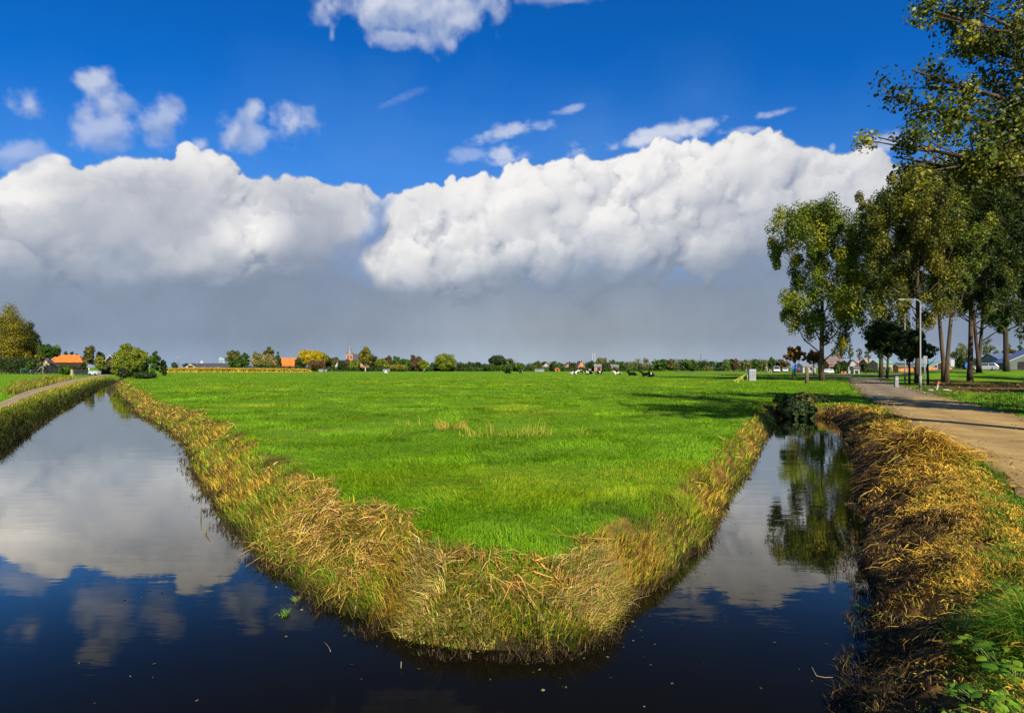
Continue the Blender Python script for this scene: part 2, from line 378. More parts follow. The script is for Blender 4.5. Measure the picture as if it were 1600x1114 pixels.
WX = np.array([p[0] for p in WATER]); WY = np.array([p[1] for p in WATER]); WB = np.array([p[2] for p in WATER]); WZ = np.array([p[3] for p in WATER])
def shore(x, y):
    "signed distance to the waterline (positive on land), bank width and zone"
    x = np.asarray(x, float); y = np.asarray(y, float); n = len(WATER)
    best = np.full(x.shape, 1e18); w = np.zeros(x.shape); zn = np.zeros(x.shape, int); ins = np.zeros(x.shape, bool)
    for i in range(n):
        j = (i + 1) % n; ax_, ay, bx, by = WX[i], WY[i], WX[j], WY[j]; dx, dy = bx - ax_, by - ay
        t = np.clip(((x - ax_) * dx + (y - ay) * dy) / (dx * dx + dy * dy), 0, 1)
        d = (x - ax_ - t * dx) ** 2 + (y - ay - t * dy) ** 2
        q = d < best; best = np.where(q, d, best); w = np.where(q, WB[i] * (1 - t) + WB[j] * t, w); zn = np.where(q, np.where(t < .5, WZ[i], WZ[j]), zn)
        c = ((ay > y) != (by > y)) & (x < (bx - ax_) * (y - ay) / (by - ay + 1e-12) + ax_); ins ^= c
    zn = np.where((zn <= 2) & (y > 18) & (x > np.interp(y, [18, 25.3, 35, 45, 61, 79, 98, 112, 200], [12, 16.0, 21.3, 26.6, 35.6, 45.5, 56.5, 66, 130])), 3, zn)
    s = np.sqrt(best) * np.where(ins, -1, 1)
    wob = (fb(x * 1.7, y * 1.7, 5) - .5) * .34 * np.clip(1.5 - s, 0, 1)
    return s + wob, w, zn
def seg(x, y, pts):
    best = np.full(np.shape(x), 1e18); tt = np.zeros(np.shape(x))
    for i in range(len(pts) - 1):
        (a, b), (c, d) = pts[i][:2], pts[i + 1][:2]; dx, dy = c - a, d - b
        t = np.clip(((x - a) * dx + (y - b) * dy) / (dx * dx + dy * dy), 0, 1); q = (x - a - t * dx) ** 2 + (y - b - t * dy) ** 2
        m = q < best; best = np.where(m, q, best); tt = np.where(m, i + t, tt)
    return np.sqrt(best), tt
ROAD_A = [(-1.0, -6), (2.9, 1.0), (5.8, 5.9), (6.9, 7.75), (8.2, 9.9), (10.4, 14.2), (13.2, 19.5), (16.3, 25.3), (21.5, 35), (27, 45), (36, 61), (46, 79), (57, 98), (66, 112)]
ROAD_B = [(4.5, -6), (8.0, 1.0), (10.4, 5.9), (11.3, 7.75), (12.4, 9.9), (14.9, 14.2), (17.9, 19.5), (21.0, 25.3), (26.3, 35), (32, 45), (41, 61), (51, 79), (63, 97), (78, 109)]
PATH_A = [(-11, -8), (-15, 8), (-24, 26.5), (-36.5, 43), (-59.5, 76.5), (-92, 127), (-119, 170)]
PATH_B = [(-8.5, -10), (-12.2, 6), (-21.2, 23.8), (-33.2, 40.5), (-55.2, 73.6), (-87.9, 124.6), (-114, 168)]
DITCH = [(13, 2), (16.5, 9), (21.5, 20), (27, 31), (31.5, 40)]
mid = lambda A, B: [((a[0] + b[0]) / 2, (a[1] + b[1]) / 2) for a, b in zip(A, B)]
ROADC, PATHC = mid(ROAD_A, ROAD_B), mid(PATH_A, PATH_B)
def land(x, y, full=False):
    s, w, zn = shore(x, y)
    z = WL + np.where(s > 0, (0 - WL) * sm(-.0, 1, np.clip(s / w, 0, 1)) ** np.where(zn == 3, .42, .8), np.maximum(-.9, s * .9))
    on = sm(.3, 2.0, s)
    und = (fb(x * .35, y * .35, 40, 3) - .5) * .10 + (fb(x * 1.4, y * 1.4, 44, 2) - .5) * .05
    bank = sm(-.1, .4, s) * sm(2.6, 1.0, s)
    rd, _ = seg(x, y, ROADC); pd, _ = seg(x, y, PATHC)
    flat = np.clip(np.minimum(sm(2.1, 3.2, rd), sm(1.3, 2.6, pd)), 0, 1)
    z = z + und * on * flat + bank * (fb(x * 2.6, y * 2.6, 60, 3) - .5) * np.where(zn <= 2, .12, .34)
    z = z + (np.where((zn == 1) | (zn == 0), .02, .01)) * sm(.6, 1.2, s / w) * sm(2.4, 1.3, s / w) * (.4 + 1.1 * fb(x * .9, y * .9, 66, 2))
    hp = np.exp(-(((x - 7.75) / 1.0) ** 2 + ((y - 11.2) / .75) ** 2)); z = z + .42 * hp * (zn == 3)         # heap of cuttings
    dd, _ = seg(x, y, DITCH); z = z - .55 * np.exp(-(dd / .85) ** 2)
    z = z - .03 * (1 - flat) * sm(.5, 1.5, s)
    X = x / np.maximum(y, 1)
    z = z + 1.15 * sm(72, 104, y) * sm(.66, .74, X)                                                            # rise on the right
    sd, st = seg(x, y, [at(560, 640), at(660, 653), at(705, 666), at(800, 676), at(900, 672)]); z = z - .10 * np.exp(-(sd / .35) ** 2)   # shallow drain across the pasture
    r = np.hypot(x, y); z = np.where(r > 1500, z * 0, z)
    return (z, s, w, zn) if full else z

def make_ground():
    a = np.radians(np.concatenate([np.linspace(-180, -54, 50)[:-1], np.linspace(-54, 54, 760), np.linspace(54, 180, 50)[1:-1]]))
    r = np.concatenate([[.25], np.exp(np.linspace(math.log(.8), math.log(130), 330)), np.exp(np.linspace(math.log(135), math.log(4500), 50))])
    A, RR = np.meshgrid(a, r); x = np.sin(A) * RR; y = np.cos(A) * RR; na, nr = len(a), len(r)
    z, s, w, zn = land(x, y, True)
    t = s / w
    straw = np.where(zn == 1, sm(.85, .6, t + (fb(x * 1.3, y * 1.3, 9) - .5) * .8), np.where(zn == 3, sm(1.45, 1.1, t + (fb(x, y, 9) - .5) * .7), sm(1.02, .8, t + (fb(x * 1.3, y * 1.3, 9) - .5) * .7)))
    straw = straw * np.where(zn == 4, .35, 1)
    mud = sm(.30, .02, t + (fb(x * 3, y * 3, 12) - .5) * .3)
    lit = sm(.705, .73, x / np.maximum(y, .1)) * sm(38, 45, y) * sm(74, 66, y) * sm(20, 26, x)            # fallen leaves under the trees
    col = np.stack([straw, mud, lit], -1).reshape(-1, 3)
    i, j = np.meshgrid(np.arange(nr - 1), np.arange(na), indexing='ij'); j2 = (j + 1) % na
    Q = np.stack([i * na + j, i * na + j2, (i + 1) * na + j2, (i + 1) * na + j], -1).reshape(-1, 4)[:, ::-1]
    m = bpy.data.materials.new('soil_and_turf'); m.use_nodes = True; nt = m.node_tree; L = nt.links; b = nt.nodes['Principled BSDF']
    b.inputs['Roughness'].default_value = .9; b.inputs['Specular IOR Level'].default_value = .1
    at_ = nt.nodes.new('ShaderNodeVertexColor'); at_.layer_name = 'Zone'; sp = nt.nodes.new('ShaderNodeSeparateColor'); L.new(at_.outputs[0], sp.inputs[0])
    tc = nt.nodes.new('ShaderNodeTexCoord')
    def noise(sc, det=5, st=(1, 1, 1)):
        mp = nt.nodes.new('ShaderNodeMapping'); mp.inputs['Scale'].default_value = st; L.new(tc.outputs['Object'], mp.inputs[0])
        n = nt.nodes.new('ShaderNodeTexNoise'); n.inputs['Scale'].default_value = sc; n.inputs['Detail'].default_value = det; n.inputs['Roughness'].default_value = .6; L.new(mp.outputs[0], n.inputs[0]); return n.outputs[0]
    def ramp(f, *st):
        r_ = nt.nodes.new('ShaderNodeValToRGB'); e = r_.color_ramp.elements
        while len(e) < len(st): e.new(.5)
        for k, (p, c) in zip(e, st): k.position = p; k.color = (*c, 1)
        L.new(f, r_.inputs[0]); return r_.outputs[0]
    def mix(f, c0, c1, bt='MIX'):
        x_ = nt.nodes.new('ShaderNodeMix'); x_.data_type = 'RGBA'; x_.blend_type = bt
        if isinstance(f, float): x_.inputs[0].default_value = f
        else: L.new(f, x_.inputs[0])
        L.new(c0, x_.inputs[6]); L.new(c1, x_.inputs[7]); return x_.outputs[2]
    g1 = ramp(noise(.35, 6), (.3, (.10, .215, .002)), (.55, (.145, .275, .003)), (.75, (.19, .30, .005)))
    g2 = ramp(noise(5, 5), (.3, (.45, .5, .4)), (.65, (1.1, 1.1, 1.0)))
    g3 = ramp(noise(.05, 4, (1, 1, 1)), (.35, (.8, .88, .8)), (.65, (1.1, 1.08, 1)))
    g = mix(1.0, mix(1.0, g1, g2, 'MULTIPLY'), g3, 'MULTIPLY')
    st = ramp(noise(2.2, 7), (.28, (.025, .014, .005)), (.45, (.09, .05, .013)), (.6, (.20, .12, .025)), (.75, (.08, .09, .01)))
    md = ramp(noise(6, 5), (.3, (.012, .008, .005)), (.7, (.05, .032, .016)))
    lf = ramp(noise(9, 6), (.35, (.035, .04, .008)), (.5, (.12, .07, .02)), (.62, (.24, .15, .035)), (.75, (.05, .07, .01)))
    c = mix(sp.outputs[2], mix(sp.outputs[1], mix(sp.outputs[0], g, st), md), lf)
    L.new(c, b.inputs['Base Color'])
    bp = nt.nodes.new('ShaderNodeBump'); bp.inputs['Strength'].default_value = .8; bp.inputs['Distance'].default_value = .08; L.new(noise(7, 6), bp.inputs['Height']); L.new(bp.outputs[0], b.inputs['Normal'])
    V = np.stack([x, y, z], -1).reshape(-1, 3)
    fz = zn.reshape(-1)[Q].min(1); isf = fz <= 2
    isf = (zn.reshape(-1)[Q[:, 0]] <= 2)
    for nm, sel in (('field', isf), ('ground', ~isf)):
        q = Q[sel]; u, inv = np.unique(q, return_inverse=True)
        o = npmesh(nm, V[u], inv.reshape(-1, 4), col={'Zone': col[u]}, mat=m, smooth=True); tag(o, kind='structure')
make_ground()

def make_water():
    m = bpy.data.materials.new('ditch_water'); m.use_nodes = True; nt = m.node_tree; L = nt.links; b = nt.nodes['Principled BSDF']
    out = nt.nodes['Material Output']; nt.nodes.remove(b)
    df = nt.nodes.new('ShaderNodeBsdfDiffuse'); df.inputs[0].default_value = (.0045, .0038, .0024, 1)
    gl = nt.nodes.new('ShaderNodeBsdfGlossy'); gl.inputs['Roughness'].default_value = .012; gl.inputs[0].default_value = (.97, .93, .84, 1); fr = nt.nodes.new('ShaderNodeFresnel'); fr.inputs[0].default_value = 1.33
    mr = nt.nodes.new('ShaderNodeMapRange'); mr.interpolation_type = 'SMOOTHSTEP'; mr.inputs[1].default_value = 0; mr.inputs[2].default_value = .30; L.new(fr.outputs[0], mr.inputs[0])       # peaty water swallows the weak steep reflections
    pw = nt.nodes.new('ShaderNodeMath'); pw.operation = 'MULTIPLY'; L.new(fr.outputs[0], pw.inputs[0]); L.new(mr.outputs[0], pw.inputs[1]); mr.inputs[4].default_value = 2.6; pw.use_clamp = True
    ms = nt.nodes.new('ShaderNodeMixShader'); L.new(pw.outputs[0], ms.inputs[0]); L.new(df.outputs[0], ms.inputs[1]); L.new(gl.outputs[0], ms.inputs[2]); L.new(ms.outputs[0], out.inputs[0])
    tc = nt.nodes.new('ShaderNodeTexCoord')
    h = None
    for sc, st, amp, rz in ((1.0, (1.2, 4.5, 1), .6, 12), (1.0, (.35, 1.1, 1), 1.0, -20), (1.0, (5, 16, 1), .16, 8)):
        mp = nt.nodes.new('ShaderNodeMapping'); mp.inputs['Scale'].default_value = st; mp.inputs['Rotation'].default_value = (0, 0, R(rz)); L.new(tc.outputs['Object'], mp.inputs[0])
        n = nt.nodes.new('ShaderNodeTexNoise'); n.inputs['Scale'].default_value = sc; n.inputs['Detail'].default_value = 2; L.new(mp.outputs[0], n.inputs[0])
        k = nt.nodes.new('ShaderNodeMath'); k.operation = 'MULTIPLY'; k.inputs[1].default_value = amp; L.new(n.outputs[0], k.inputs[0])
        if h is None: h = k.outputs[0]
        else:
            a = nt.nodes.new('ShaderNodeMath'); a.operation = 'ADD'; L.new(h, a.inputs[0]); L.new(k.outputs[0], a.inputs[1]); h = a.outputs[0]
    # patches of breeze
    pn = nt.nodes.new('ShaderNodeTexNoise'); pn.inputs['Scale'].default_value = .22; L.new(tc.outputs['Object'], pn.inputs[0])
    pr = nt.nodes.new('ShaderNodeMapRange'); pr.inputs[1].default_value = .4; pr.inputs[2].default_value = .65; pr.inputs[3].default_value = .25; pr.inputs[4].default_value = 1; L.new(pn.outputs[0], pr.inputs[0])
    a = nt.nodes.new('ShaderNodeMath'); a.operation = 'MULTIPLY'; L.new(h, a.inputs[0]); L.new(pr.outputs[0], a.inputs[1])
    bp = nt.nodes.new('ShaderNodeBump'); bp.inputs['Strength'].default_value = .55; bp.inputs['Distance'].default_value = .0075; L.new(a.outputs[0], bp.inputs['Height']); L.new(bp.outputs[0], gl.inputs['Normal'])
    X = [-75, -50, -30, -20, -12, -6, 0, 6, 12, 20]; Y = [.2, 4, 8, 14, 22, 32, 50, 75, 103]
    V = [(x, y, WL) for y in Y for x in X]; n = len(X)
    Q = [(j * n + i, j * n + i + 1, (j + 1) * n + i + 1, (j + 1) * n + i) for j in range(len(Y) - 1) for i in range(n - 1)]
    tag(npmesh('water', V, Q, mat=m), kind='structure')
make_water()

ASPH = mat('old_asphalt', (.40, .26, .088), .9, .15, .9, bump=.35, col2=(.26, .16, .052))
ASPHG = mat('grey_asphalt', (.24, .185, .11), .85, .15, 2.0, col2=(.16, .12, .072))
CLINK = mat('brick_paving', (.24, .155, .095), .85, .2, 3, col2=(.16, .10, .065))
DIRT = mat('sandy_path', (.33, .245, .13), .9, .15, 1.5, bump=.3, col2=(.22, .155, .08))
def worn(m, dirt, gain):
    "wheel tracks, dirty margins, patches and cracks across a lane"
    nt = m.node_tree; L = nt.links; b = nt.nodes['Principled BSDF']; src = b.inputs['Base Color'].links[0].from_socket; tc = nt.nodes.new('ShaderNodeTexCoord')
    a = nt.nodes.new('ShaderNodeVertexColor'); a.layer_name = 'Lane'; sp = nt.nodes.new('ShaderNodeSeparateColor'); L.new(a.outputs[0], sp.inputs[0])
    n = nt.nodes.new('ShaderNodeTexNoise'); n.inputs['Scale'].default_value = .8; n.inputs['Detail'].default_value = 7; L.new(tc.outputs['Object'], n.inputs[0])
    ad = nt.nodes.new('ShaderNodeMath'); ad.operation = 'MULTIPLY_ADD'; ad.inputs[1].default_value = .22; L.new(n.outputs[0], ad.inputs[0]); L.new(sp.outputs[0], ad.inputs[2])
    r = nt.nodes.new('ShaderNodeValToRGB'); e = r.color_ramp.elements
    st = [(.08, .35), (.18, .9), (.36, 1.0 + gain), (.54, .86), (.76, 1.0 + gain), (.98, .9), (1.0, .8)]
    while len(e) < len(st): e.new(.5)
    for k, (p, v) in zip(e, st): k.position = p; k.color = (v, v, v * .97, 1)
    L.new(ad.outputs[0], r.inputs[0]); mx = nt.nodes.new('ShaderNodeMix'); mx.data_type = 'RGBA'; mx.blend_type = 'MULTIPLY'; mx.inputs[0].default_value = 1; L.new(src, mx.inputs[6]); L.new(r.outputs[0], mx.inputs[7])
    v = nt.nodes.new('ShaderNodeTexVoronoi'); v.feature = 'DISTANCE_TO_EDGE'; v.inputs['Scale'].default_value = .7; wv = nt.nodes.new('ShaderNodeMix'); wv.data_type = 'VECTOR'; wv.inputs[0].default_value = .18; L.new(tc.outputs['Object'], wv.inputs[4]); L.new(n.outputs['Color'], wv.inputs[5]); L.new(wv.outputs[1], v.inputs[0])
    cr = nt.nodes.new('ShaderNodeMapRange'); cr.inputs[1].default_value = 0; cr.inputs[2].default_value = .018; cr.inputs[3].default_value = .55; cr.inputs[4].default_value = 1; L.new(v.outputs[0], cr.inputs[0])
    m3 = nt.nodes.new('ShaderNodeMix'); m3.data_type = 'RGBA'; m3.blend_type = 'MULTIPLY'; m3.inputs[0].default_value = .8; L.new(mx.outputs[2], m3.inputs[6]); L.new(cr.outputs[0], m3.inputs[7])
    g = nt.nodes.new('ShaderNodeTexNoise'); g.inputs['Scale'].default_value = 38; g.inputs['Detail'].default_value = 3; L.new(tc.outputs['Object'], g.inputs[0]); gr = nt.nodes.new('ShaderNodeMapRange'); gr.inputs[1].default_value = .3; gr.inputs[2].default_value = .7; gr.inputs[3].default_value = .75; gr.inputs[4].default_value = 1.2; L.new(g.outputs[0], gr.inputs[0])
    m4 = nt.nodes.new('ShaderNodeMix'); m4.data_type = 'RGBA'; m4.blend_type = 'MULTIPLY'; m4.inputs[0].default_value = 1; L.new(m3.outputs[2], m4.inputs[6]); L.new(gr.outputs[0], m4.inputs[7]); L.new(m4.outputs[2], b.inputs['Base Color'])
for m_ in (ASPH, ASPHG): worn(m_, 0, .16)
worn(DIRT, 0, .22)
def strip(name, A, B, m, dz=.02, i0=0, i1=None, k=5, nx=12, crown=.03):
    A = A[i0:i1]; B = B[i0:i1]; V = []; n = (len(A) - 1) * k + 1
    for q in range(n):
        i = min(q // k, len(A) - 2); t = q / k - i
        a = [A[i][c] + (A[i + 1][c] - A[i][c]) * t for c in (0, 1)]; b = [B[i][c] + (B[i + 1][c] - B[i][c]) * t for c in (0, 1)]
        for j in range(nx + 1):
            u = j / nx
            if j in (0, nx):
                w_ = (random.Random(q * 7 + j).random() - .5) * .05; u += w_
            V.append((a[0] + (b[0] - a[0]) * u, a[1] + (b[1] - a[1]) * u, dz + crown * (1 - (2 * u - 1) ** 2)))
    V = np.array(V); V[:, 2] += np.maximum(land(V[:, 0], V[:, 1]), -.03)
    U_ = np.tile(np.arange(nx + 1) / nx, n)[:, None] * np.ones((1, 3))
    Q = [(r_ * (nx + 1) + j, r_ * (nx + 1) + j + 1, (r_ + 1) * (nx + 1) + j + 1, (r_ + 1) * (nx + 1) + j) for r_ in range(n - 1) for j in range(nx)]
    return tag(npmesh(name, V, Q, col={'Lane': U_}, mat=m, smooth=True), kind='structure')
strip('road', ROAD_A, ROAD_B, ASPH, i1=9); strip('road_far', ROAD_A, ROAD_B, ASPHG, i0=8, i1=13)
strip('path', PATH_A, PATH_B, DIRT)
strip('side_road', [(56, 97), (66, 111), (80, 118), (110, 126), (180, 138), (420, 165)], [(50, 101), (60, 121), (78, 131), (110, 139), (180, 150), (420, 178)], CLINK, dz=.09)
strip('main_road', [(60, 205), (120, 200), (190, 190)], [(60, 222), (120, 216), (190, 205)], ASPHG, dz=.10)

# ------------------------------------------------------------------ grass, straw and reeds
def blades(P, h, w, dirn, lean, curl, seed):
    "P roots (n,3); returns vertices (n*5) and faces of bent tapering blades"
    n = len(P); g = np.random.default_rng(seed)
    d = np.stack([np.cos(dirn), np.sin(dirn), 0 * dirn], -1); fa = g.uniform(0, 2 * np.pi, n)
    side = np.stack([np.cos(fa), np.sin(fa), 0 * fa], -1) * (w * .5)[:, None]
    up = np.array([0, 0, 1.0])
    m = P + d * (h * lean * .45)[:, None] + up * (h * .55 * np.sqrt(np.clip(1 - (lean * .75) ** 2, .02, 1)))[:, None]
    t = P + d * (h * (lean + curl))[:, None] + up * (h * np.sqrt(np.clip(1 - np.minimum(lean + curl * .5, 1) ** 2, .0, 1)) * np.clip(1 - curl * .35, .2, 1))[:, None]
    V = np.stack([P - side, P + side, m + side * .85, m - side * .85, t], 1).reshape(-1, 3)
    b = np.arange(n)[:, None] * 5
    return V, b + np.array([[0, 1, 2, 3]]), b + np.array([[3, 2, 4]])
def stalks(P, D, ln, w, sag, seed):
    "lying stalks: start P, unit direction D, as thin bent ribbons"
    n = len(P); g = np.random.default_rng(seed)
    up = np.array([0, 0, 1.0]); s = np.cross(D, up); s /= np.maximum(np.linalg.norm(s, axis=1, keepdims=True), 1e-6)
    q = g.normal(0, .5, n)[:, None]; s = s + up * q; s /= np.linalg.norm(s, axis=1, keepdims=True); s *= (w * .5)[:, None]
    bend = np.cross(D, s); bend /= np.maximum(np.linalg.norm(bend, axis=1, keepdims=True), 1e-9); bend = bend * (g.normal(0, .10, n) * ln)[:, None]
    m = P + D * (ln * .5)[:, None] + bend + up * (sag * .3)[:, None]; t = P + D * ln[:, None] - up * sag[:, None]
    V = np.stack([P - s, P + s, m + s, m - s, t + s * .5, t - s * .5], 1).reshape(-1, 3); b = np.arange(n)[:, None] * 6
    return V, np.concatenate([b + np.array([[0, 1, 2, 3]]), b + np.array([[3, 2, 4, 5]])])
def pal(g, n, cols, w=None, var=.18):
    c = np.array(cols); k = g.choice(len(c), n, p=None if w is None else np.array(w) / sum(w)); return c[k] * (1 + g.normal(0, var, (n, 1))).clip(.45, 1.6)

def polar_points(n, a0, a1, d0, d1, seed):
    g = np.random.default_rng(seed); a = np.radians(g.uniform(a0, a1, n)); y = np.exp(g.uniform(math.log(d0), math.log(d1), n)); return np.tan(a) * y, y, g

def field_grass():
    x, y, g = polar_points(560000, -39, 36, 5.2, 200, 3)
    z, s, w, zn = land(x, y, True); t = s / w
    keep = (zn <= 2) & (g.random(len(y)) < sm(205, 60, y)) & (t > np.where(zn == 1, .52, np.where(zn == 0, .72, .58)) + (fb(x * 1.3, y * 1.3, 9) - .5) * .7)
    x, y, z, s = x[keep], y[keep], z[keep], s[keep]; n = len(x)
    cl = fb(x * .9, y * .9, 21, 3); cl2 = fb(x * .16, y * .22, 25, 3); d = y
    h = (.05 + .085 * cl * sm(.25, .75, cl)) * g.uniform(.6, 1.25, n) * (1 + .4 * sm(2.5, .8, s)) * (1 + .25 * sm(12, 50, d))
    tus = sm(.60, .70, fb(x * .7, y * .7, 131, 2)); h = h * (1 + .55 * tus)
    wd = .0045 * np.maximum(1, d / 6) ** .9 * g.uniform(.7, 1.3, n)
    di = 2 * np.pi * fb(x * .5, y * .5, 31, 2) * 1.6 + g.normal(0, .7, n)
    V, Q, T = blades(np.stack([x, y, z - .01], -1), h, wd, di, g.uniform(.15, .6, n), g.uniform(.1, .5, n), 5)
    c = pal(g, n, [(.110, .250, .002), (.150, .295, .003), (.070, .175, .002), (.20, .31, .007), (.26, .27, .02)], (4, 4, 3, 2, .35))
    c = c * (.60 + .5 * cl2 + .52 * sm(.3, .7, cl))[:, None] * np.array([1, 1, 1.0])
    c[:, 0] *= 1 + .5 * sm(.5, .7, cl2); c *= (1 - .38 * tus * sm(.3, .7, fb(x * 1.9, y * 1.9, 133, 2)))[:, None]; worn = sm(.66, .74, fb(x * .33 + 7, y * .5, 135, 3))[:, None]; c = c * (1 - .5 * worn) + np.array([.24, .24, .03]) * .5 * worn
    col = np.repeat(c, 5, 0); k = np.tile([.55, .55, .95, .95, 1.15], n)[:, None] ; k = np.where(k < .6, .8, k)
    tag(npmesh('field_grass', V, Q, T, col * k, GRASS), kind='stuff')
field_grass()

def bank_cover():
    # ---- pasture side: straw mat on the upper slope, yellow-green growth lower down
    def sample(n, a0, a1, d0, d1, seed, sel):
        x, y, g = polar_points(n, a0, a1, d0, d1, seed); z, s, w, zn = land(x, y, True); t = s / w; k = sel(t, zn, x, y); return x[k], y[k], z[k], s[k], t[k], zn[k], g
    def normal_dir(x, y):
        e = .15; s0 = shore(x, y)[0]; gx = (shore(x + e, y)[0] - s0) / e; gy = (shore(x, y + e)[0] - s0) / e; l = np.maximum(np.hypot(gx, gy), 1e-6); return gx / l, gy / l
    edge = lambda x, y: np.where((y < 8.3) & (x > -1.2), .64, np.where(y < 11, .78, .88)) + (fb(x * 1.3, y * 1.3, 9) - .5) * .7
    x, y, z, s, t, zn, g = sample(430000, -47, 29, 4.4, 75, 51, lambda t, zn, x, y: (zn <= 2) & (t > -.02) & (t < np.where(zn == 1, edge(x, y), edge(x, y))))
    n = len(x); nx, ny = normal_dir(x, y)
    patch = fb(x * 1.15, y * 1.15, 77, 3); brown = fb(x * .8, y * .8, 78, 3); u = g.random(n)
    # share of lying straw: mostly at the rim
    ps = np.where(zn == 0, sm(.55, .95, t + (patch - .5) * 1.1), np.where(zn == 1, sm(.22, .6, t + (patch - .5) * 1.1), sm(.5, 1.1, t + (patch - .5) * 1.2) * .75))
    k = u < ps * .8
    # lying stalks
    xs, ys, zs = x[k], y[k], z[k]; m = len(xs); d = ys
    th = np.arctan2(-ny[k], -nx[k]) + 1.2 + (fb(xs * 1.6, ys * 1.6, 81, 2) - .5) * 9.0 + g.normal(0, .75, m)
    D = np.stack([np.cos(th), np.sin(th), g.normal(-.03, .15, m) - .10 * (-(np.cos(th) * nx[k] + np.sin(th) * ny[k])) * sm(1.2, .9, t[k]) * -1 * -1], -1); D /= np.linalg.norm(D, axis=1, keepdims=True)
    ln = np.where(g.random(m) < .2, g.uniform(.2, .42, m), g.uniform(.04, .2, m)) * np.maximum(1, (d / 9) ** .5); wd = .0048 * np.maximum(1, d / 5.5) ** .9 * np.exp(g.normal(0, .5, m)).clip(.4, 3)
    lift = np.abs(g.normal(0, .035, m)) + .05 * fb(xs * 1.5, ys * 1.5, 83, 2)
    V, Q = stalks(np.stack([xs, ys, zs + lift + .01], -1), D, ln, wd, g.uniform(0, .05, m), 6)
    c = pal(g, m, [(.54, .32, .07), (.44, .23, .04), (.60, .42, .14), (.28, .135, .025), (.12, .055, .015), (.46, .38, .03)], (4, 3.4, 2.2, 2.2, 1.6, 1.6), .3)
    c = c * (1 - .55 * sm(.52, .68, brown[k]))[:, None]
    tag(npmesh('dry_reeds', V, Q, None, np.repeat(c, 6, 0), STRAW), kind='stuff')
    # standing growth on the slope
    k = ~k & (u < ps * .8 + .75 * np.where(t < .08, .4, 1)); xs, ys, zs, ts = x[k], y[k], z[k], t[k]; m = len(xs); d = ys
    out = np.arctan2(-ny[k], -nx[k]) + g.normal(0, .8, m)
    tall = fb(xs * 1.7, ys * 1.7, 84, 2)
    h = g.uniform(.05, .22, m) * (.5 + 1.1 * tall) * (1 + .25 * (zn[k] == 1)); wd = .0075 * np.maximum(1, d / 5.5) ** .9 * g.uniform(.6, 1.4, m)
    V, Q, T = blades(np.stack([xs, ys, zs - .01], -1), h, wd, out, g.uniform(.2, .7, m), g.uniform(.1, .5, m), 7)
    gy = sm(.44, .70, fb(xs * .9, ys * .9, 86, 3) + .12 * (ts < .7))[:, None]
    ca = pal(g, m, [(.46, .34, .03), (.58, .36, .05), (.34, .20, .025), (.60, .44, .04), (.14, .07, .015)], (3, 3, 2, 3, 1), .26); cb = pal(g, m, [(.16, .27, .012), (.24, .31, .015), (.10, .21, .008), (.36, .36, .03)], (3, 3, 1.5, 2))
    c = np.where(g.random((m, 1)) < .15 + .7 * gy, cb, ca)
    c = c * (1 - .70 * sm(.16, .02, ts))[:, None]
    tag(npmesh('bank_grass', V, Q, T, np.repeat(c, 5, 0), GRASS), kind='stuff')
    # long pale stalks hanging over the point towards the water, and dark stubble along the waterline
    x, y, z, s, t, zn, g = sample(52000, -20, 14, 4.5, 6.6, 53, lambda t, zn, x, y: (zn == 1) & (t > .02) & (t < .62) & (fb(x * 2.2, y * 2.2, 91, 2) > .46 - .10 * (x > .2)) & (x > -1.0))
    n = len(x); nx, ny = normal_dir(x, y); th = np.arctan2(-ny, -nx) + g.normal(0, .45, n) + (fb(x * 1.5, y * 1.5, 92, 2) - .5) * 1.6
    V, Q, T = blades(np.stack([x, y, z - .02], -1), g.uniform(.10, .32, n) * (.6 + .5 * sm(.05, .4, t)), .0078 * g.uniform(.6, 1.4, n), th, g.uniform(.1, .6, n), g.uniform(.1, .7, n), 8)
    c = pal(g, n, [(.60, .42, .11), (.48, .27, .055), (.70, .54, .20), (.27, .32, .02), (.15, .26, .01), (.12, .06, .015)], (4, 3, 2.6, 2.2, 1.6, 1.2), .3)
    tag(npmesh('reed_fringe', V, Q, T, np.repeat(c, 5, 0), STRAW), kind='stuff')
    x, y, z, s, t, zn, g = sample(330000, -52, 40, 3.4, 40, 55, lambda t, zn, x, y: (np.abs(s_ := t) < .16) & (zn < 5) & (fb(x * 2, y * 2, 95, 2) > .4))
    n = len(x); z = np.maximum(z, WL - .03)
    V, Q, T = blades(np.stack([x, y, z], -1), g.uniform(.03, .13, n) * (1 + .1 * (zn == 3)), .006 * np.maximum(1, y / 6) ** .9 * g.uniform(.7, 1.3, n), g.uniform(0, 6.28, n), g.uniform(.1, .7, n), g.uniform(.0, .5, n), 9)
    c = pal(g, n, [(.035, .02, .008), (.07, .04, .013), (.018, .013, .007), (.20, .13, .04), (.07, .085, .010)], (4, 3, 4, .7, .8))
    tag(npmesh('waterline_stubble', V, Q, T, np.repeat(c, 5, 0), STRAW), kind='stuff')
    # ---- right bank: mown cuttings, orange straw, hanging dead stalks
    x, y, z, s, t, zn, g = sample(460000, 22, 48, 2.4, 40, 57, lambda t, zn, x, y: (zn == 3) & (t > .02) & (fb(x * 2.6, y * 2.6, 141, 2) + .25 * g.random(len(x)) > .42) & (t < np.interp(y, [3.5, 4.5, 6, 8, 12], [.7, .9, 1.08, 1.25, 1.55]) + (fb(x, y, 9) - .5) * .8))
    n = len(x); nx, ny = normal_dir(x, y); dark = sm(.72, .28, t + (fb(x * 1.6, y * 1.6, 97, 3) - .5) * 1.0)  # dark: shade of the undercut, painted in through darker stalk colours low down
    heap = np.exp(-(((x - 7.75) / 1.1) ** 2 + ((y - 11.2) / .9) ** 2)); u = g.random(n)
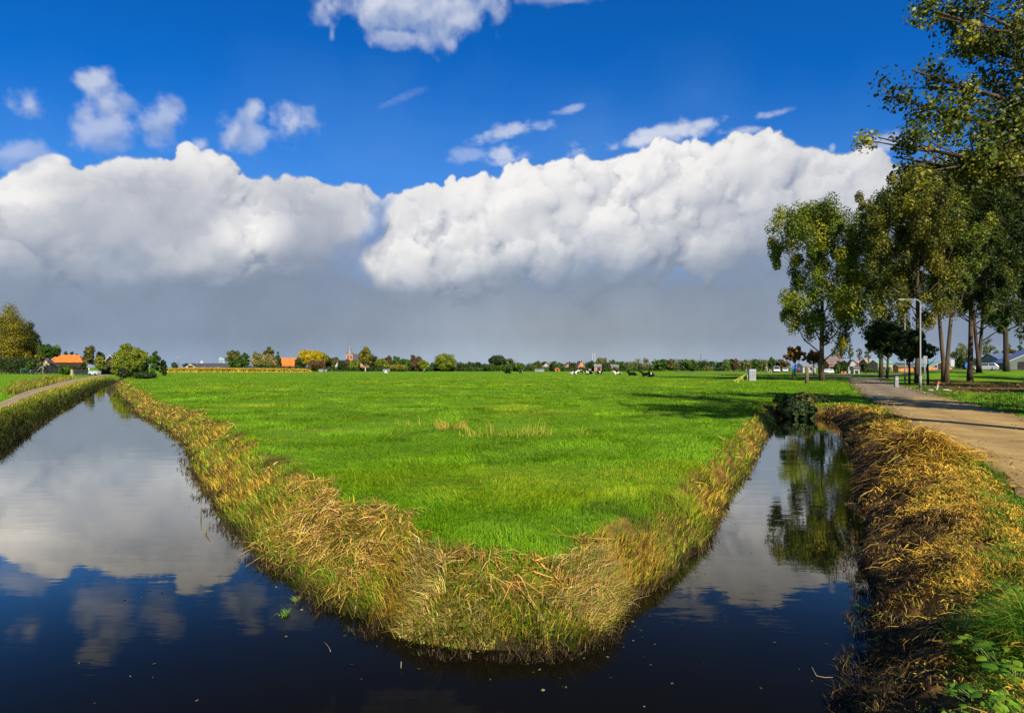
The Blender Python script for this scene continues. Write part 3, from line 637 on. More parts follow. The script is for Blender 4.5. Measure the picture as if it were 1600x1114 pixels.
    fine = fb(x * 1.4, y * 1.4, 98, 3); long_ = (heap > .25) | (dark > .5) & (u < .5) | (u < .06)
    th = np.where(g.random(n) < .45, g.uniform(0, 6.28, n), np.arctan2(-ny, -nx) + g.normal(0, .9, n) + (fb(x * 1.3, y * 1.3, 99, 2) - .5) * 7)
    ln = np.where(long_, g.uniform(.06, .24, n) * (1 + .8 * (heap > .25)), g.uniform(.02, .09, n)) * np.maximum(.7, (y / 8) ** .6)
    up = np.where(long_, g.normal(-.05, .2, n), g.normal(.1, .5, n))
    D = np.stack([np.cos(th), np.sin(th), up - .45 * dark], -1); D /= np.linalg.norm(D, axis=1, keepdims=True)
    wd = .0055 * np.maximum(1, y / 5.5) ** .9 * g.uniform(.6, 1.5, n)
    V, Q = stalks(np.stack([x, y, z + .01 + np.abs(g.normal(0, .03, n)) + .12 * heap * g.random(n)], -1), D, ln, wd, g.uniform(0, .03, n), 10)
    c = pal(g, n, [(.60, .34, .035), (.50, .26, .025), (.66, .45, .07), (.34, .18, .025), (.44, .38, .03)], (4, 3, 2, 2, 1.6), .28)
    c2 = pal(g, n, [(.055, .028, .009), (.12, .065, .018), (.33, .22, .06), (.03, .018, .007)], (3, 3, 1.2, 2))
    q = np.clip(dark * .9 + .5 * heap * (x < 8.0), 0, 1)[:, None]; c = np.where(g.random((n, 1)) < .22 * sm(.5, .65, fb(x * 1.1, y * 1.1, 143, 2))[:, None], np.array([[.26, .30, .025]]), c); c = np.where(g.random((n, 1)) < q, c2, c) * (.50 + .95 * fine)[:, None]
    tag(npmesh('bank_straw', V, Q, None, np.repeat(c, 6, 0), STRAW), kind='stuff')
    # ---- green verge along the road on the right, longer tussocks and leafy weeds near the viewer
    x, y, g = polar_points(330000, 20, 50, 2.2, 60, 59); z, s, w, zn = land(x, y, True); t = s / w; rd, rt = seg(x, y, ROADC)
    dd, _ = seg(x, y, DITCH); near = sm(10, 4, y)
    ra = np.interp(y, [p[1] for p in ROAD_A], [p[0] for p in ROAD_A]); rb = np.interp(y, [p[1] for p in ROAD_B], [p[0] for p in ROAD_B])
    left = (x < ra + .02 + .7 * (fb(x * 1.6, y * 1.6, 5) - .5)); right = x > rb - .05 + .6 * (fb(x * 1.5, y * 1.5, 6) - .5)
    k = (zn >= 3) & (left & (t > np.interp(y, [3.5, 4.5, 6, 8, 12], [.40, .50, .72, .98, 1.2]) + (fb(x, y, 9) - .5) * .6) | right & (x < rb + 9) & (y > 8) & ~((x / y > .69 + .03 * (fb(x * .3, y * .3, 3) - .5)) & (y > 40) & (y < 70) & (x > rb + 2.5))); x, y, z, t = x[k], y[k], z[k], t[k]; dd = dd[k]; right = right[k]; n = len(x)
    nr = sm(9, 4, y); cl = fb(x * 1.3, y * 1.3, 102, 3)
    h = g.uniform(.05, .16, n) * (.5 + cl) * (1 + .9 * nr * sm(.5, .65, cl)) * (1 + 1.4 * np.exp(-(dd / 1.1) ** 2)); wd = .006 * np.maximum(1, y / 5.5) ** .9 * g.uniform(.6, 1.4, n)
    V, Q, T = blades(np.stack([x, y, z - .01], -1), h, wd, 6.28 * fb(x * .9, y * .9, 104, 2) + g.normal(0, .8, n), g.uniform(.2, .75, n), g.uniform(.1, .7, n), 11)
    c = pal(g, n, [(.085, .22, .012), (.055, .165, .012), (.15, .27, .015), (.30, .27, .03), (.32, .19, .03)], (4, 3, 2.4, .9, .5))
    c = c * (.65 + .7 * fb(x * .6, y * .6, 106, 2))[:, None]; tag(npmesh('verge_grass', V, Q, T, np.repeat(c, 5, 0), GRASS), kind='stuff')
    # ---- left side: bank of the left ditch and weeds beside the path, rough meadow
    x, y, g = polar_points(330000, -52, -24, 9, 170, 61); z, s, w, zn = land(x, y, True); t = s / w
    pa = np.interp(y, [p[1] for p in PATH_A], [p[0] for p in PATH_A]); pb = np.interp(y, [p[1] for p in PATH_B], [p[0] for p in PATH_B])
    bank = (x > pb + .25 + .5 * (fb(x * 1.2, y * 1.2, 7) - .5)) & (t > 0); weeds = (x < pa + .05) & (x > pa - .7 - 2.4 * sm(38, 60, y) + 1.5 * (fb(x * .5, y * .5, 8) - .5)); mead = x < pa
    k = (zn == 4) & (bank | weeds | (mead & (g.random(len(x)) < .5))) & (y < 150); x, y, z, t, bank, weeds = x[k], y[k], z[k], t[k], bank[k], weeds[k]; n = len(x)
    wstrip = weeds & (y > 38); cl = fb(x * .7, y * .7, 108, 3)
    h = np.where(wstrip, g.uniform(.3, 1.0, n) * (.35 + 1.1 * cl), np.where(bank, g.uniform(.08, .42, n) * (.5 + cl), g.uniform(.05, .12, n))); wd = .0055 * np.maximum(1, y / 5.5) ** .92 * g.uniform(.7, 1.3, n)
    V, Q, T = blades(np.stack([x, y, z - .01], -1), h, wd, g.uniform(0, 6.28, n), g.uniform(.1, .6, n), g.uniform(.1, .6, n), 12)
    cb = pal(g, n, [(.13, .20, .010), (.21, .26, .014), (.36, .27, .03), (.06, .11, .008), (.14, .075, .015)], (4, 2.6, 1.6, 3.2, 1.5), .3); cw = pal(g, n, [(.34, .30, .03), (.20, .23, .02), (.42, .30, .05), (.10, .13, .012)], (3, 3, 1.5, 3)); cm = pal(g, n, [(.12, .30, .004), (.19, .33, .006)])
    cb = np.where((g.random(n) < .75 * sm(.7, 1.5, t + (cl - .5) * .8))[:, None], pal(g, n, [(.46, .34, .035), (.38, .26, .03), (.34, .34, .03)]), cb); c = np.where(wstrip[:, None], cw, np.where(bank[:, None], cb * (1 - .85 * sm(1.0, .25, t))[:, None], cm)); tag(npmesh('rough_grass', V, Q, T, np.repeat(c, 5, 0), GRASS), kind='stuff')  # shade of the left ditch slope painted in: bank blades darken towards the water
bank_cover()

def fallen_leaves():
    x, y, g = polar_points(26000, 23, 46, 4, 85, 71); z, s, w, zn = land(x, y, True)
    ra = np.interp(y, [p[1] for p in ROAD_A], [p[0] for p in ROAD_A]); rb = np.interp(y, [p[1] for p in ROAD_B], [p[0] for p in ROAD_B])
    e = np.minimum(np.abs(x - ra), np.abs(x - rb)); lit = (x / y > .70) & (y > 38) & (y < 72)
    k = (zn == 3) & (s > .8) & ((g.random(len(x)) < np.exp(-(e / .55) ** 2) * .75) | lit & (g.random(len(x)) < .8) | (g.random(len(x)) < .03)); x, y, z = x[k], y[k], z[k] + .03; n = len(x)
    on = (x > np.interp(y, [p[1] for p in ROAD_A], [p[0] for p in ROAD_A])) & (x < np.interp(y, [p[1] for p in ROAD_B], [p[0] for p in ROAD_B])); z = z + .055 * on
    sz = .026 * np.maximum(1, y / 12) ** .8 * g.uniform(.6, 1.3, n); a = g.uniform(0, 6.28, n)
    U = np.stack([np.cos(a), np.sin(a), g.normal(0, .3, n)], -1) * sz[:, None]; W_ = np.stack([-np.sin(a), np.cos(a), g.normal(0, .3, n)], -1) * (sz * .8)[:, None]; P = np.stack([x, y, z], -1)
    V = np.stack([P - U, P - W_, P + U, P + W_], 1).reshape(-1, 3); Q = np.arange(n)[:, None] * 4 + np.arange(4)
    tag(npmesh('fallen_leaves', V, Q, None, np.repeat(pal(g, n, [(.36, .26, .04), (.26, .14, .03), (.15, .08, .02), (.3, .27, .07)]), 4, 0), STRAW), kind='stuff')
fallen_leaves()

def floating_bits():
    g = np.random.default_rng(140); n = 14000; a = np.radians(g.uniform(-44, 36, n)); y = np.exp(g.uniform(math.log(3.6), math.log(45), n)); x = np.tan(a) * y; s, w, zn = shore(x, y)
    k = (s < -.03) & (g.random(n) < .02 + .8 * np.exp(s / .16)); x, y = x[k], y[k]; n = len(x); sz = .012 * g.uniform(.4, 1.6, n) * np.maximum(1, y / 9) ** .6; r = g.uniform(0, 6.28, n)
    U = np.stack([np.cos(r), np.sin(r), 0 * r], -1) * sz[:, None]; W_ = np.stack([-np.sin(r), np.cos(r), g.normal(0, .15, n)], -1) * (sz * g.uniform(.3, .8, n))[:, None]; P = np.stack([x, y, np.full(n, WL + .004)], -1)
    V = np.stack([P - U, P - W_, P + U, P + W_], 1).reshape(-1, 3); tag(npmesh('floating_debris', V, np.arange(n)[:, None] * 4 + np.arange(4), None, np.repeat(pal(g, n, [(.16, .12, .04), (.10, .12, .02), (.05, .035, .015), (.22, .19, .08)]), 4, 0), STRAW), kind='stuff')
floating_bits()

# ------------------------------------------------------------------ trees
def leafset(C, N, size, col, g, aspect=.7):
    "diamond leaves at C facing roughly N"
    n = len(C); N = N / np.maximum(np.linalg.norm(N, axis=1, keepdims=True), 1e-6)
    a = g.normal(size=(n, 3)); U = np.cross(N, a); U /= np.maximum(np.linalg.norm(U, axis=1, keepdims=True), 1e-6); W_ = np.cross(N, U)
    U = U * size[:, None]; W_ = W_ * (size * aspect)[:, None]
    V = np.stack([C - U, C - W_ + U * .1, C + U, C + W_ + U * .1], 1).reshape(-1, 3)
    return V, np.arange(n)[:, None] * 4 + np.arange(4), np.repeat(col, 4, 0)
def clump_leaves(K, KR, per, size, cols, w, g, flat=1.0, var=.22, center=None):
    "leaf cloud: K clump centres (m,3), radii KR (m,)"
    m = len(K); idx = np.repeat(np.arange(m), per); n = len(idx)
    d = g.normal(size=(n, 3)); d /= np.linalg.norm(d, axis=1, keepdims=True); r = g.random(n) ** (1 / 2.2)
    off = d * (r * KR[idx])[:, None]; off[:, 2] *= flat
    C = K[idx] + off
    N = d * .9 + g.normal(0, .55, (n, 3)); N[:, 2] += .25
    c = np.array(cols)[g.choice(len(cols), m, p=np.array(w) / sum(w))][idx] * (1 + g.normal(0, var, (n, 1))).clip(.4, 1.7) * (1 + g.normal(0, .12, (m, 1)))[idx].clip(.6, 1.4)
    return leafset(C, N, size * g.uniform(.6, 1.25, n), c, g)

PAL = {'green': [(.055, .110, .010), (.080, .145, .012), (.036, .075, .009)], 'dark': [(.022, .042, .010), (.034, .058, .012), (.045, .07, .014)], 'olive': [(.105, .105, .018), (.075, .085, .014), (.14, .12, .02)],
       'yellow': [(.42, .30, .008), (.50, .36, .010), (.30, .24, .012)], 'ygreen': [(.16, .20, .012), (.115, .165, .012), (.21, .215, .014)], 'brown': [(.15, .075, .018), (.11, .065, .018), (.19, .11, .025)],
       'cream': [(.33, .28, .09), (.25, .23, .06), (.17, .17, .03)], 'golden': [(.25, .205, .014), (.18, .165, .014), (.10, .105, .012)], 'orange': [(.32, .15, .018), (.24, .125, .018), (.18, .12, .02)],
       'blue': [(.03, .06, .028), (.045, .075, .032)], 'pale': [(.16, .17, .05), (.12, .14, .035)], 'rust': [(.13, .07, .03), (.10, .06, .025), (.09, .075, .02)]}
TREES = 0
def tree(label, cat, px, d, top, wpx, pal_='green', kind='round', clear=.18, name=None, z0=None, bark=None, group=None, dens=1.0, seed=None):
    global TREES; TREES += 1
    if 230 < d < 300: top -= 1.3; wpx *= 1.16; dens *= 1.25
    g = np.random.default_rng(seed or TREES * 13 + 5)
    x = ax(px, d); y = d; zb = float(land(np.array([x]), np.array([y]))[0]) if z0 is None else z0
    H = hz(top, d) - zb; Rr = wpx / FPX * d / 2
    t = thing(name or ('shrub' if kind == 'bush' else 'tree'), label, cat, (x, y, zb), g.uniform(-3, 3), group)
    cl = H * clear; m = {'round': 64, 'column': 34, 'poplar': 60, 'willow': 60, 'conifer': 46, 'bush': 80, 'flat': 80, 'open': 30}[kind]
    m = int(m * dens * (1.6 if wpx > 40 else 1)); q = g.normal(size=(m, 3)); q /= np.linalg.norm(q, axis=1, keepdims=True); rr = g.random((m, 1)) ** .42
    u = q * rr
    lb = g.normal(size=(7, 3)); lb /= np.linalg.norm(lb, axis=1, keepdims=True); u = u * (.74 + .42 * (np.clip(q @ lb.T, 0, 1) ** 4).max(1))[:, None]
    hh = (H - cl)
    K = np.empty((m, 3)); cz = (u[:, 2] + 1) / 2
    if kind == 'conifer': prof = (1 - cz) ** .8 + .05; rad = np.hypot(u[:, 0], u[:, 1]) + 1e-6; K[:, 0] = u[:, 0] * prof; K[:, 1] = u[:, 1] * prof
    elif kind in ('column', 'poplar'): prof = (np.sin(np.pi * np.clip(cz * .86 + .1, 0, 1)) ** .5); K[:, 0] = u[:, 0] * prof * 1.15; K[:, 1] = u[:, 1] * prof * 1.15
    elif kind == 'flat': K[:, :2] = u[:, :2] * 1.1; cz = np.clip(.12 + .95 * cz + .1 * np.sin(np.arctan2(u[:, 1], u[:, 0]) * 3), 0, 1)
    else: K[:, :2] = u[:, :2]
    kr = Rr * {'round': .25, 'column': .42, 'poplar': .30, 'willow': .17, 'conifer': .30, 'bush': .23, 'flat': .19, 'open': .24}[kind] * g.uniform(.7, 1.25, m)
    K[:, :2] *= (Rr * 1.02 - kr.mean() * .75); K[:, 2] = cl + kr.mean() * .6 + cz * (hh - kr.mean() * 1.35)
    leaf = max(.16, d / FPX * 1.25 * .85)
    per = int(np.clip(26 * (kr.mean() / leaf) ** 1.5, 16, 150) * (.6 if kind == 'open' else 1))
    V, Q, c = clump_leaves(K, kr, per, leaf * .8, PAL[pal_], [1] * len(PAL[pal_]), g)
    # trunk and a few limbs up into the crown
    b = MB(); tr = max(.10, H * .018); h1 = cl + hh * .55; lean = g.uniform(-.03, .03, 2) * H
    pts = [(0, 0, -.3), (lean[0] * .2, lean[1] * .2, cl * .6), (lean[0] * .6, lean[1] * .6, (cl + h1) / 2), (lean[0], lean[1], h1)]
    b.tube(pts, [tr * 1.35, tr, tr * .7, tr * .25], 7)
    for k in range(5):
        a = g.uniform(0, 6.28); z = cl * .9 + hh * .4 * k / 5; e = Rr * .65
        b.tube([(lean[0] * .5, lean[1] * .5, z), (math.cos(a) * e * .5, math.sin(a) * e * .5, z + hh * .16), (math.cos(a) * e, math.sin(a) * e, z + hh * .36)], [tr * .5, tr * .34, tr * .1], 5)
    b.build('trunk', bark or BARKD, t); npmesh('crown', V, Q, None, c, LEAF, t)
    return t

T = tree
# ---- left: farmyard by the ditch
T('tall golden green tree at the far left edge, tallest by the meadow', 'tree', 17, 172, 477, 66, 'golden', 'poplar', .0, dens=3.2)
T('dark tall tree shaded behind the golden tree at the left edge', 'tree', 46, 178, 504, 34, 'dark', 'poplar', .0, dens=2.6)
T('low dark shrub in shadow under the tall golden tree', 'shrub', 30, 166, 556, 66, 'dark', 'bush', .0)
T('green sapling in front of the dark trees at left', 'tree', 46, 150, 560, 11, 'green', 'round', .2)
T('yellow tinged dark green tree left of the orange farmhouse roof', 'tree', 64, 165, 531, 17, 'golden', 'round', .15)
T('round dark green tree overhanging the orange roofed farmhouse', 'tree', 78, 160, 535, 34, 'green', 'round', .42)
for i, (p, tp) in enumerate(((103, 548), (112, 546), (121, 547))):
    T(('dark conifer behind the left end of the orange roof', 'dark conifer behind the middle of the orange roof', 'dark conifer behind the right end of the orange roof')[i], 'tree', p, 215, tp, 15, 'dark', 'conifer', .03, group='conifers behind the orange roof')
T('slender tree with white birch trunk beside the orange roofed farmhouse', 'tree', 139, 150, 536.5, 21, 'olive', 'poplar', .22, bark=BIRCH)
T('dark narrow tree between the birch and the dark farmhouse', 'tree', 157, 172, 544, 16, 'dark', 'poplar', .12)
T('small round yellow green tree in front of the dark narrow tree', 'tree', 157, 142, 555, 19, 'ygreen', 'round', .15)
T('garden shrub in front of the orange roofed farmhouse', 'shrub', 101, 140, 569, 22, 'green', 'bush', 0)
T('big round pale green willow at the end of the left ditch', 'willow tree', 201, 96, 540, 50, 'ygreen', 'willow', .0, name='willow_tree', dens=4.0)
T('rounded green willow leaning right of the biggest willow', 'willow tree', 220, 99, 543.5, 28, 'ygreen', 'willow', .02, name='willow_tree', dens=3.0)
T('dark green bushy tree at the pasture corner right of the willows', 'tree', 241, 122, 545, 21, 'green', 'round', .06)
T('dark shrub at the right foot of the bushy corner tree', 'shrub', 255, 124, 558, 15, 'dark', 'bush', 0)
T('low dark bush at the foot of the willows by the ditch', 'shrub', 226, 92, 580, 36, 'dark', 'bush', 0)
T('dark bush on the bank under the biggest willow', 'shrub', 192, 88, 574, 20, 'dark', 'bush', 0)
# ---- skyline behind the pasture, from left to right
D0 = 262
T('distant grey green round tree left of the pylon base', 'tree', 273, 520, 566, 12, 'blue', 'round', .05); T('distant low grey green tree between pylon and barns', 'tree', 290, 520, 567.5, 11, 'blue', 'round', .05)
T('grey brown tree leftmost of the clump behind the maize', 'tree', 366, D0, 548, 24, 'olive', 'round', .05); T('rounded dark green bush in the middle of the clump behind the maize', 'tree', 371, D0 - 5, 556, 20, 'green', 'round', .02)
T('upright dark tree rightmost of the clump behind the maize', 'tree', 382, D0, 547.5, 12, 'green', 'poplar', .02); T('small dark tree peeping out left of the cream tree', 'tree', 398, D0 + 10, 548.5, 8, 'dark', 'column', .05)
T('cream yellow broad tree behind the maize', 'tree', 411, D0, 550, 33, 'cream', 'round', .05, dens=1.4); T('olive tree rising behind the cream yellow tree', 'tree', 420, D0 + 14, 541.5, 17, 'olive', 'round', .1)
T('narrow dark columnar poplar left of the orange barn', 'poplar tree', 434.5, D0, 546, 8.5, 'green', 'column', .05, name='poplar_tree')
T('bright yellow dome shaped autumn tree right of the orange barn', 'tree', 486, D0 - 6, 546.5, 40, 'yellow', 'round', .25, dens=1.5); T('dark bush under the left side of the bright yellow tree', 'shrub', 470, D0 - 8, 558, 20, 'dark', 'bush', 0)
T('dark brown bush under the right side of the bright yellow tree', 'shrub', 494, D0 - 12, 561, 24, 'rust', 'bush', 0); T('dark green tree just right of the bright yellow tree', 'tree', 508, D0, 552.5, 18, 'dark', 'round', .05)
T('olive autumn tree between the dark green tree and the church', 'tree', 522, D0 + 6, 556, 20, 'olive', 'round', .05); T('dark green bush standing before the small white gable', 'shrub', 534, D0 - 6, 563.5, 13, 'dark', 'bush', 0)
T('reddish brown small tree at the foot of the church tower', 'tree', 543, D0, 561, 12, 'rust', 'round', .05); T('yellow green tree below the dark church roof', 'tree', 554, D0 - 4, 562, 20, 'ygreen', 'round', .02)
T('tall pale trunked tree right of the church', 'tree', 571, D0 - 10, 543, 21, 'golden', 'poplar', .14, bark=BIRCH, dens=1.3); T('dark green tree behind the tall pale trunked tree', 'tree', 582, D0 + 4, 553, 14, 'dark', 'round', .03)
T('yellow green tree on the left of the village trees', 'tree', 596, D0, 561, 21, 'ygreen', 'round', .03); T('brown olive tree behind the village trees left of the green one', 'tree', 607, D0 + 8, 556.8, 17, 'rust', 'round', .03)
T('mid green tree beside the brown olive tree', 'tree', 619, D0 + 4, 557, 16, 'green', 'round', .03); T('low golden bush at the edge of the village', 'shrub', 623, D0 - 14, 570, 26, 'golden', 'bush', 0)
T('dark green rounded tree left of the reddish dome', 'tree', 634, D0 + 4, 559, 19, 'green', 'round', .03); T('reddish brown dome shaped tree in the village', 'tree', 650, D0 + 6, 553.2, 23, 'rust', 'round', .03)
T('small pinkish brown tree below the reddish dome', 'tree', 649, D0 - 8, 563, 12, 'rust', 'round', .03); T('small yellow tree right of the reddish dome', 'tree', 663, D0 - 10, 563, 18, 'ygreen', 'round', .03)
T('blue green conifer between yellow tree and big round tree', 'tree', 676, D0, 566.5, 11, 'blue', 'conifer', .03)
T('big round green tree with yellow left side, alone in the skyline', 'tree', 697, D0 - 10, 553.2, 35, 'ygreen', 'round', .03, dens=1.5)
for p, tp, w, l in ((721, 567.5, 14, 'low dark tree next to the big round tree'), (735, 566, 15, 'dark rounded tree left in the low dark row'), (746, 566.5, 14, 'dark rounded tree middle of the low dark row'), (757, 569, 12, 'lowest dark tree at the right of the low dark row')):
    T(l, 'tree', p, D0 + 4, tp, w, 'dark', 'round', .02, group='low dark row of trees')
T('broad flat topped dark tree at the centre of the skyline', 'tree', 778, D0, 556.8, 27, 'dark', 'flat', .2, dens=1.3); T('thin greyish tree beside the broad flat topped tree', 'tree', 798, D0, 558, 14, 'olive', 'open', .2)
for p, tp, w, l in ((768, 570, 20, 'dark bush under the left of the flat topped tree'), (790, 570, 20, 'dark bush under the right of the flat topped tree'), (812, 568, 20, 'green bush right of the thin greyish tree')):
    T(l, 'shrub', p, D0 - 6, tp, w, 'green', 'bush', 0)
T('green tree left of the white gabled farmhouse', 'tree', 831, D0, 569.5, 14, 'green', 'round', .02); T('dark olive tree left of the white gable', 'tree', 841, D0 + 6, 565, 13, 'olive', 'round', .02); T('dark tree directly behind the white gable', 'tree', 851, D0 + 20, 565.5, 12, 'dark', 'round', .02)
T('dark round tree right of the white gable', 'tree', 864, D0 - 6, 567, 11, 'dark', 'round', .02); T('green tree between white gable and red brick house', 'tree', 874, D0, 566, 12, 'green', 'round', .02)
T('dark tree between the two brick houses', 'tree', 894, D0, 566.5, 13, 'dark', 'round', .02); T('rounded dark tree right of the bright brick house', 'tree', 923, D0 - 4, 564, 15, 'dark', 'round', .02)
T('pale olive tall tree near the twin masts', 'tree', 940, D0 + 10, 558.5, 22, 'pale', 'round', .02); T('dark tree in front of the pale olive tree', 'tree', 947, D0 - 4, 566, 14, 'dark', 'round', .02)
T('round olive tree left of the light roofed shed', 'tree', 956, D0 + 6, 561.5, 13, 'olive', 'round', .02); T('green tree at right of the light roofed shed', 'tree', 970, D0, 564, 15, 'green', 'round', .02); T('wide pale green tree at the start of the far wood', 'tree', 986, D0 + 4, 565, 24, 'pale', 'round', .02)
# the long far wood
def wood(px0, px1, d, top, seed, cols, name='distant_wood', step=4.5):
    g = np.random.default_rng(seed); n = int((px1 - px0) / step * 4); p = g.uniform(px0, px1, n); dd = d + g.uniform(-8, 25, n)
    hmax = np.array([hz(top + 7 * (fb(np.array([a / 16.]), np.array([seed * 1.]), seed, 3)[0] - .35), d) for a in p]); K = np.stack([(p - 800) / FPX * dd, dd, hmax * g.uniform(.05, .88, n)], -1); kr = np.full(n, 1.6) * g.uniform(.7, 1.3, n) * d / 260
    V, Q, c = clump_leaves(K, kr, 80, .36 * d / 260, cols, [1] * len(cols), g); tag(npmesh(name, V, Q, None, c, LEAF), kind='stuff')
wood(995, 1140, 285, 561, 3, PAL['green'] + PAL['dark'] + PAL['olive']); wood(585, 1000, 300, 568.5, 4, PAL['dark'] + PAL['green'])
wood(1136, 1232, 275, 562, 6, PAL['pale'] + PAL['green'] + PAL['rust']); wood(1290, 1480, 250, 567, 7, PAL['green'] + PAL['dark']); wood(1480, 1660, 240, 556, 8, PAL['green'] + PAL['olive'])
wood(-120, 60, 240, 560, 9, PAL['dark'])
for p, tp, w, pl, l in ((1033, 560.5, 20, 'green', 'rounded olive crown standing tallest in the far wood, left'), (1047, 562, 16, 'olive', 'yellowish crown in the far wood beside the tallest one'), (1079, 561.5, 22, 'green', 'tall green crown in the middle of the far wood'), (1125, 564, 10, 'dark', 'dark pointed crown at the right end of the far wood'),
                       (1147, 560, 13, 'rust', 'grey brown bare looking tree above the white cabinet'), (1163, 562, 16, 'pale', 'pale brown tree right of the grey brown bare tree'), (1181, 562, 11, 'green', 'dark green tree above and right of the white cabinet'), (1193, 562, 12, 'pale', 'yellowish tree left of the white van'), (1206, 557.5, 12, 'green', 'upright green tree behind the white van'), (1221, 561, 17, 'rust', 'soft brown tree behind the white car')):
    T(l, 'tree', p, 250, tp, w, pl, 'round', .04)
# ---- around the junction on the right
T('small autumn tree with spreading rusty crown by the blue sign', 'tree', 1242, 118, 541, 30, 'orange', 'flat', .38, dens=1.2); T('copper coloured autumn tree half hidden by the tall poplar trunk', 'tree', 1272, 122, 545, 30, 'orange', 'flat', .3)
for p, tp, w, l in ((1302, 542, 13, 'pollard tree leftmost behind the brick house'), (1315, 541, 11, 'pollard tree above the right end of the brick house'), (1329, 540.5, 13, 'pollard tree above the white gabled house'), (1343, 541, 12, 'pollard tree right of the white gabled house'), (1357, 538, 14, 'pollard tree tallest of the row by the dark maple')):
    T(l, 'tree', p, 205, tp, w, 'pale', 'open', .45, group='row of thin pollard trees', dens=.9)
T('dark tree in front of the brown roofed brick house', 'tree', 1318, 165, 560, 19, 'dark', 'round', .05); T('low dark green shrub left of the white gabled house', 'shrub', 1308, 160, 567, 14, 'green', 'bush', 0); T('dark green tree right of the white gabled house', 'tree', 1350, 170, 562, 13, 'dark', 'round', .03)
T('dark low maple with layered branches, left of the lamp', 'maple tree', 1386, 92, 499, 56, 'dark', 'flat', .30, name='maple_tree', dens=1.9); T('dark spreading maple just behind the lamp post', 'maple tree', 1421, 61, 516, 50, 'dark', 'flat', .32, name='maple_tree', dens=1.6)
T('young dark tree by the grey sign on the verge', 'tree', 1450, 62, 530, 34, 'dark', 'open', .45)
T('pale tree behind the double trunked poplar', 'tree', 1500, 190, 528, 34, 'pale', 'open', .1, dens=1.3); T('pale tree between the right hand poplars', 'tree', 1548, 190, 528, 30, 'pale', 'open', .1); T('columnar poplar far off at the right edge', 'poplar tree', 1594, 200, 526, 9, 'green', 'column', .03, name='poplar_tree'); T('rounded olive tree behind the blue roofed shed', 'tree', 1578, 195, 536, 26, 'olive', 'round', .03)
T('dark green shrub behind the silver estate car', 'shrub', 1508, 150, 556, 24, 'dark', 'bush', 0, z0=1.1); T('dark green shrub left of the blue roofed shed', 'shrub', 1550, 152, 556, 24, 'dark', 'bush', 0, z0=1.1)
# bushes where the right ditch ends
T('dark bush on the pasture corner where the right ditch ends', 'shrub', 1224, 28.6, 614, 34, 'green', 'bush', 0, dens=1.5, z0=-.5); T('dark green bramble against the wooden post', 'shrub', 1256, 29.0, 612, 44, 'olive', 'bush', 0, dens=1.3, z0=-.5); T('low leafy bush in front of the tall poplar trunk', 'shrub', 1284, 29.5, 617, 28, 'dark', 'bush', 0, dens=1.6, z0=-.5)
T('dark trailing bush hanging over the end of the right ditch', 'shrub', 1240, 27.4, 626, 62, 'dark', 'bush', 0, dens=1.8, z0=-.75)

# ---- the tall poplars by the road
def poplar(label, px, d, top, wpx, seed, cols, w, clear=.22, fork=None, leaf=.15, nl=200, zb=None, bark=BARK, tr=.30, lean=0.0, lowleft=0, ncl=150, tw=None):
    g = np.random.default_rng(seed); x = ax(px, d); zb = float(land(np.array([x]), np.array([d * 1.0]))[0]) if zb is None else zb
    H = hz(top, d) - zb; Rr = wpx / FPX * d / 2; t = thing('poplar_tree', label, 'poplar tree', (x, d, zb)); b = MB(); K = []
    cl = H * clear
    stems = [((0, 0), (lean * H, 0))] if not fork else [((0, 0), (-fork, -.02 * H)), ((0, 0), (fork, .02 * H))]
    for si, (_, e) in enumerate(stems):
        ph = g.uniform(0, 6.28); pts = []; rad = []
        for k in range(11):
            u = k / 10; wv = .012 * H * math.sin(u * 5 + ph)
            f = u if not fork else max(0, (u - .07)) ** .8
            pts.append((e[0] * f + wv * u, e[1] * f + wv * .5, -.4 + (H * .93 + .4) * u)); rad.append(tr * (1.35 if u == 0 else 1) * (1 - u) ** .75 * (.78 if fork and u > .07 else 1) + .025)
        b.tube(pts, rad, 10)
        nlb = 22 if not fork else 13
        for i in range(nlb):
            u = clear * .95 + (.97 - clear) * ((i + g.random()) / nlb); k = min(9, int(u * 10)); f = u * 10 - k; p0 = Vector(pts[k]).lerp(Vector(pts[k + 1]), f)
            a = i * 2.4 + g.uniform(-.5, .5); uu = (u - clear) / (1 - clear); prof = (math.sin(math.pi * min(1, uu * .74 + .26)) ** .7)
            ln = Rr * prof * g.uniform(.75, 1.08) * (1.25 if fork else 1); rise = ln * g.uniform(.8, 1.7) * (1.1 - .2 * uu)
            p3 = p0 + Vector((math.cos(a) * ln, math.sin(a) * ln, rise)); p1 = p0.lerp(p3, .35) + Vector((math.cos(a), math.sin(a), 0)) * ln * .08 - Vector((0, 0, rise * .08)); p2 = p0.lerp(p3, .7)
            r0 = tr * .34 * (1 - u * .6); b.tube([p0, p1, p2, p3], [r0, r0 * .7, r0 * .42, r0 * .12], 6)
            for j in range(7):
                q = .30 + .72 * (j + g.random()) / 7; c0 = p0.lerp(p3, q); jit = g.normal(0, 1, 3) * Rr * .15; K.append((c0.x + jit[0], c0.y + jit[1], c0.z + abs(jit[2]) * .9 - .1 * Rr))
                if j > 1: b.tube([p0.lerp(p3, q * .85), Vector(K[-1])], [r0 * .22, r0 * .06], 4)
        K += [(pts[10][0] + g.normal(0, .5), pts[10][1] + g.normal(0, .5), pts[10][2] + g.uniform(-.5, H * .05)) for _ in range(6)]
    K = np.array(K); kr = Rr * .15 * g.uniform(.55, 1.4, len(K))
    V, Q, c = clump_leaves(K, kr, nl, leaf, cols, w, g, 1.5, .28)
    b.build('trunk', bark, t); npmesh('crown', V, Q, None, c, LEAF, t); return t
G1 = [(.075, .110, .010), (.115, .145, .012), (.040, .065, .009), (.18, .185, .015)]
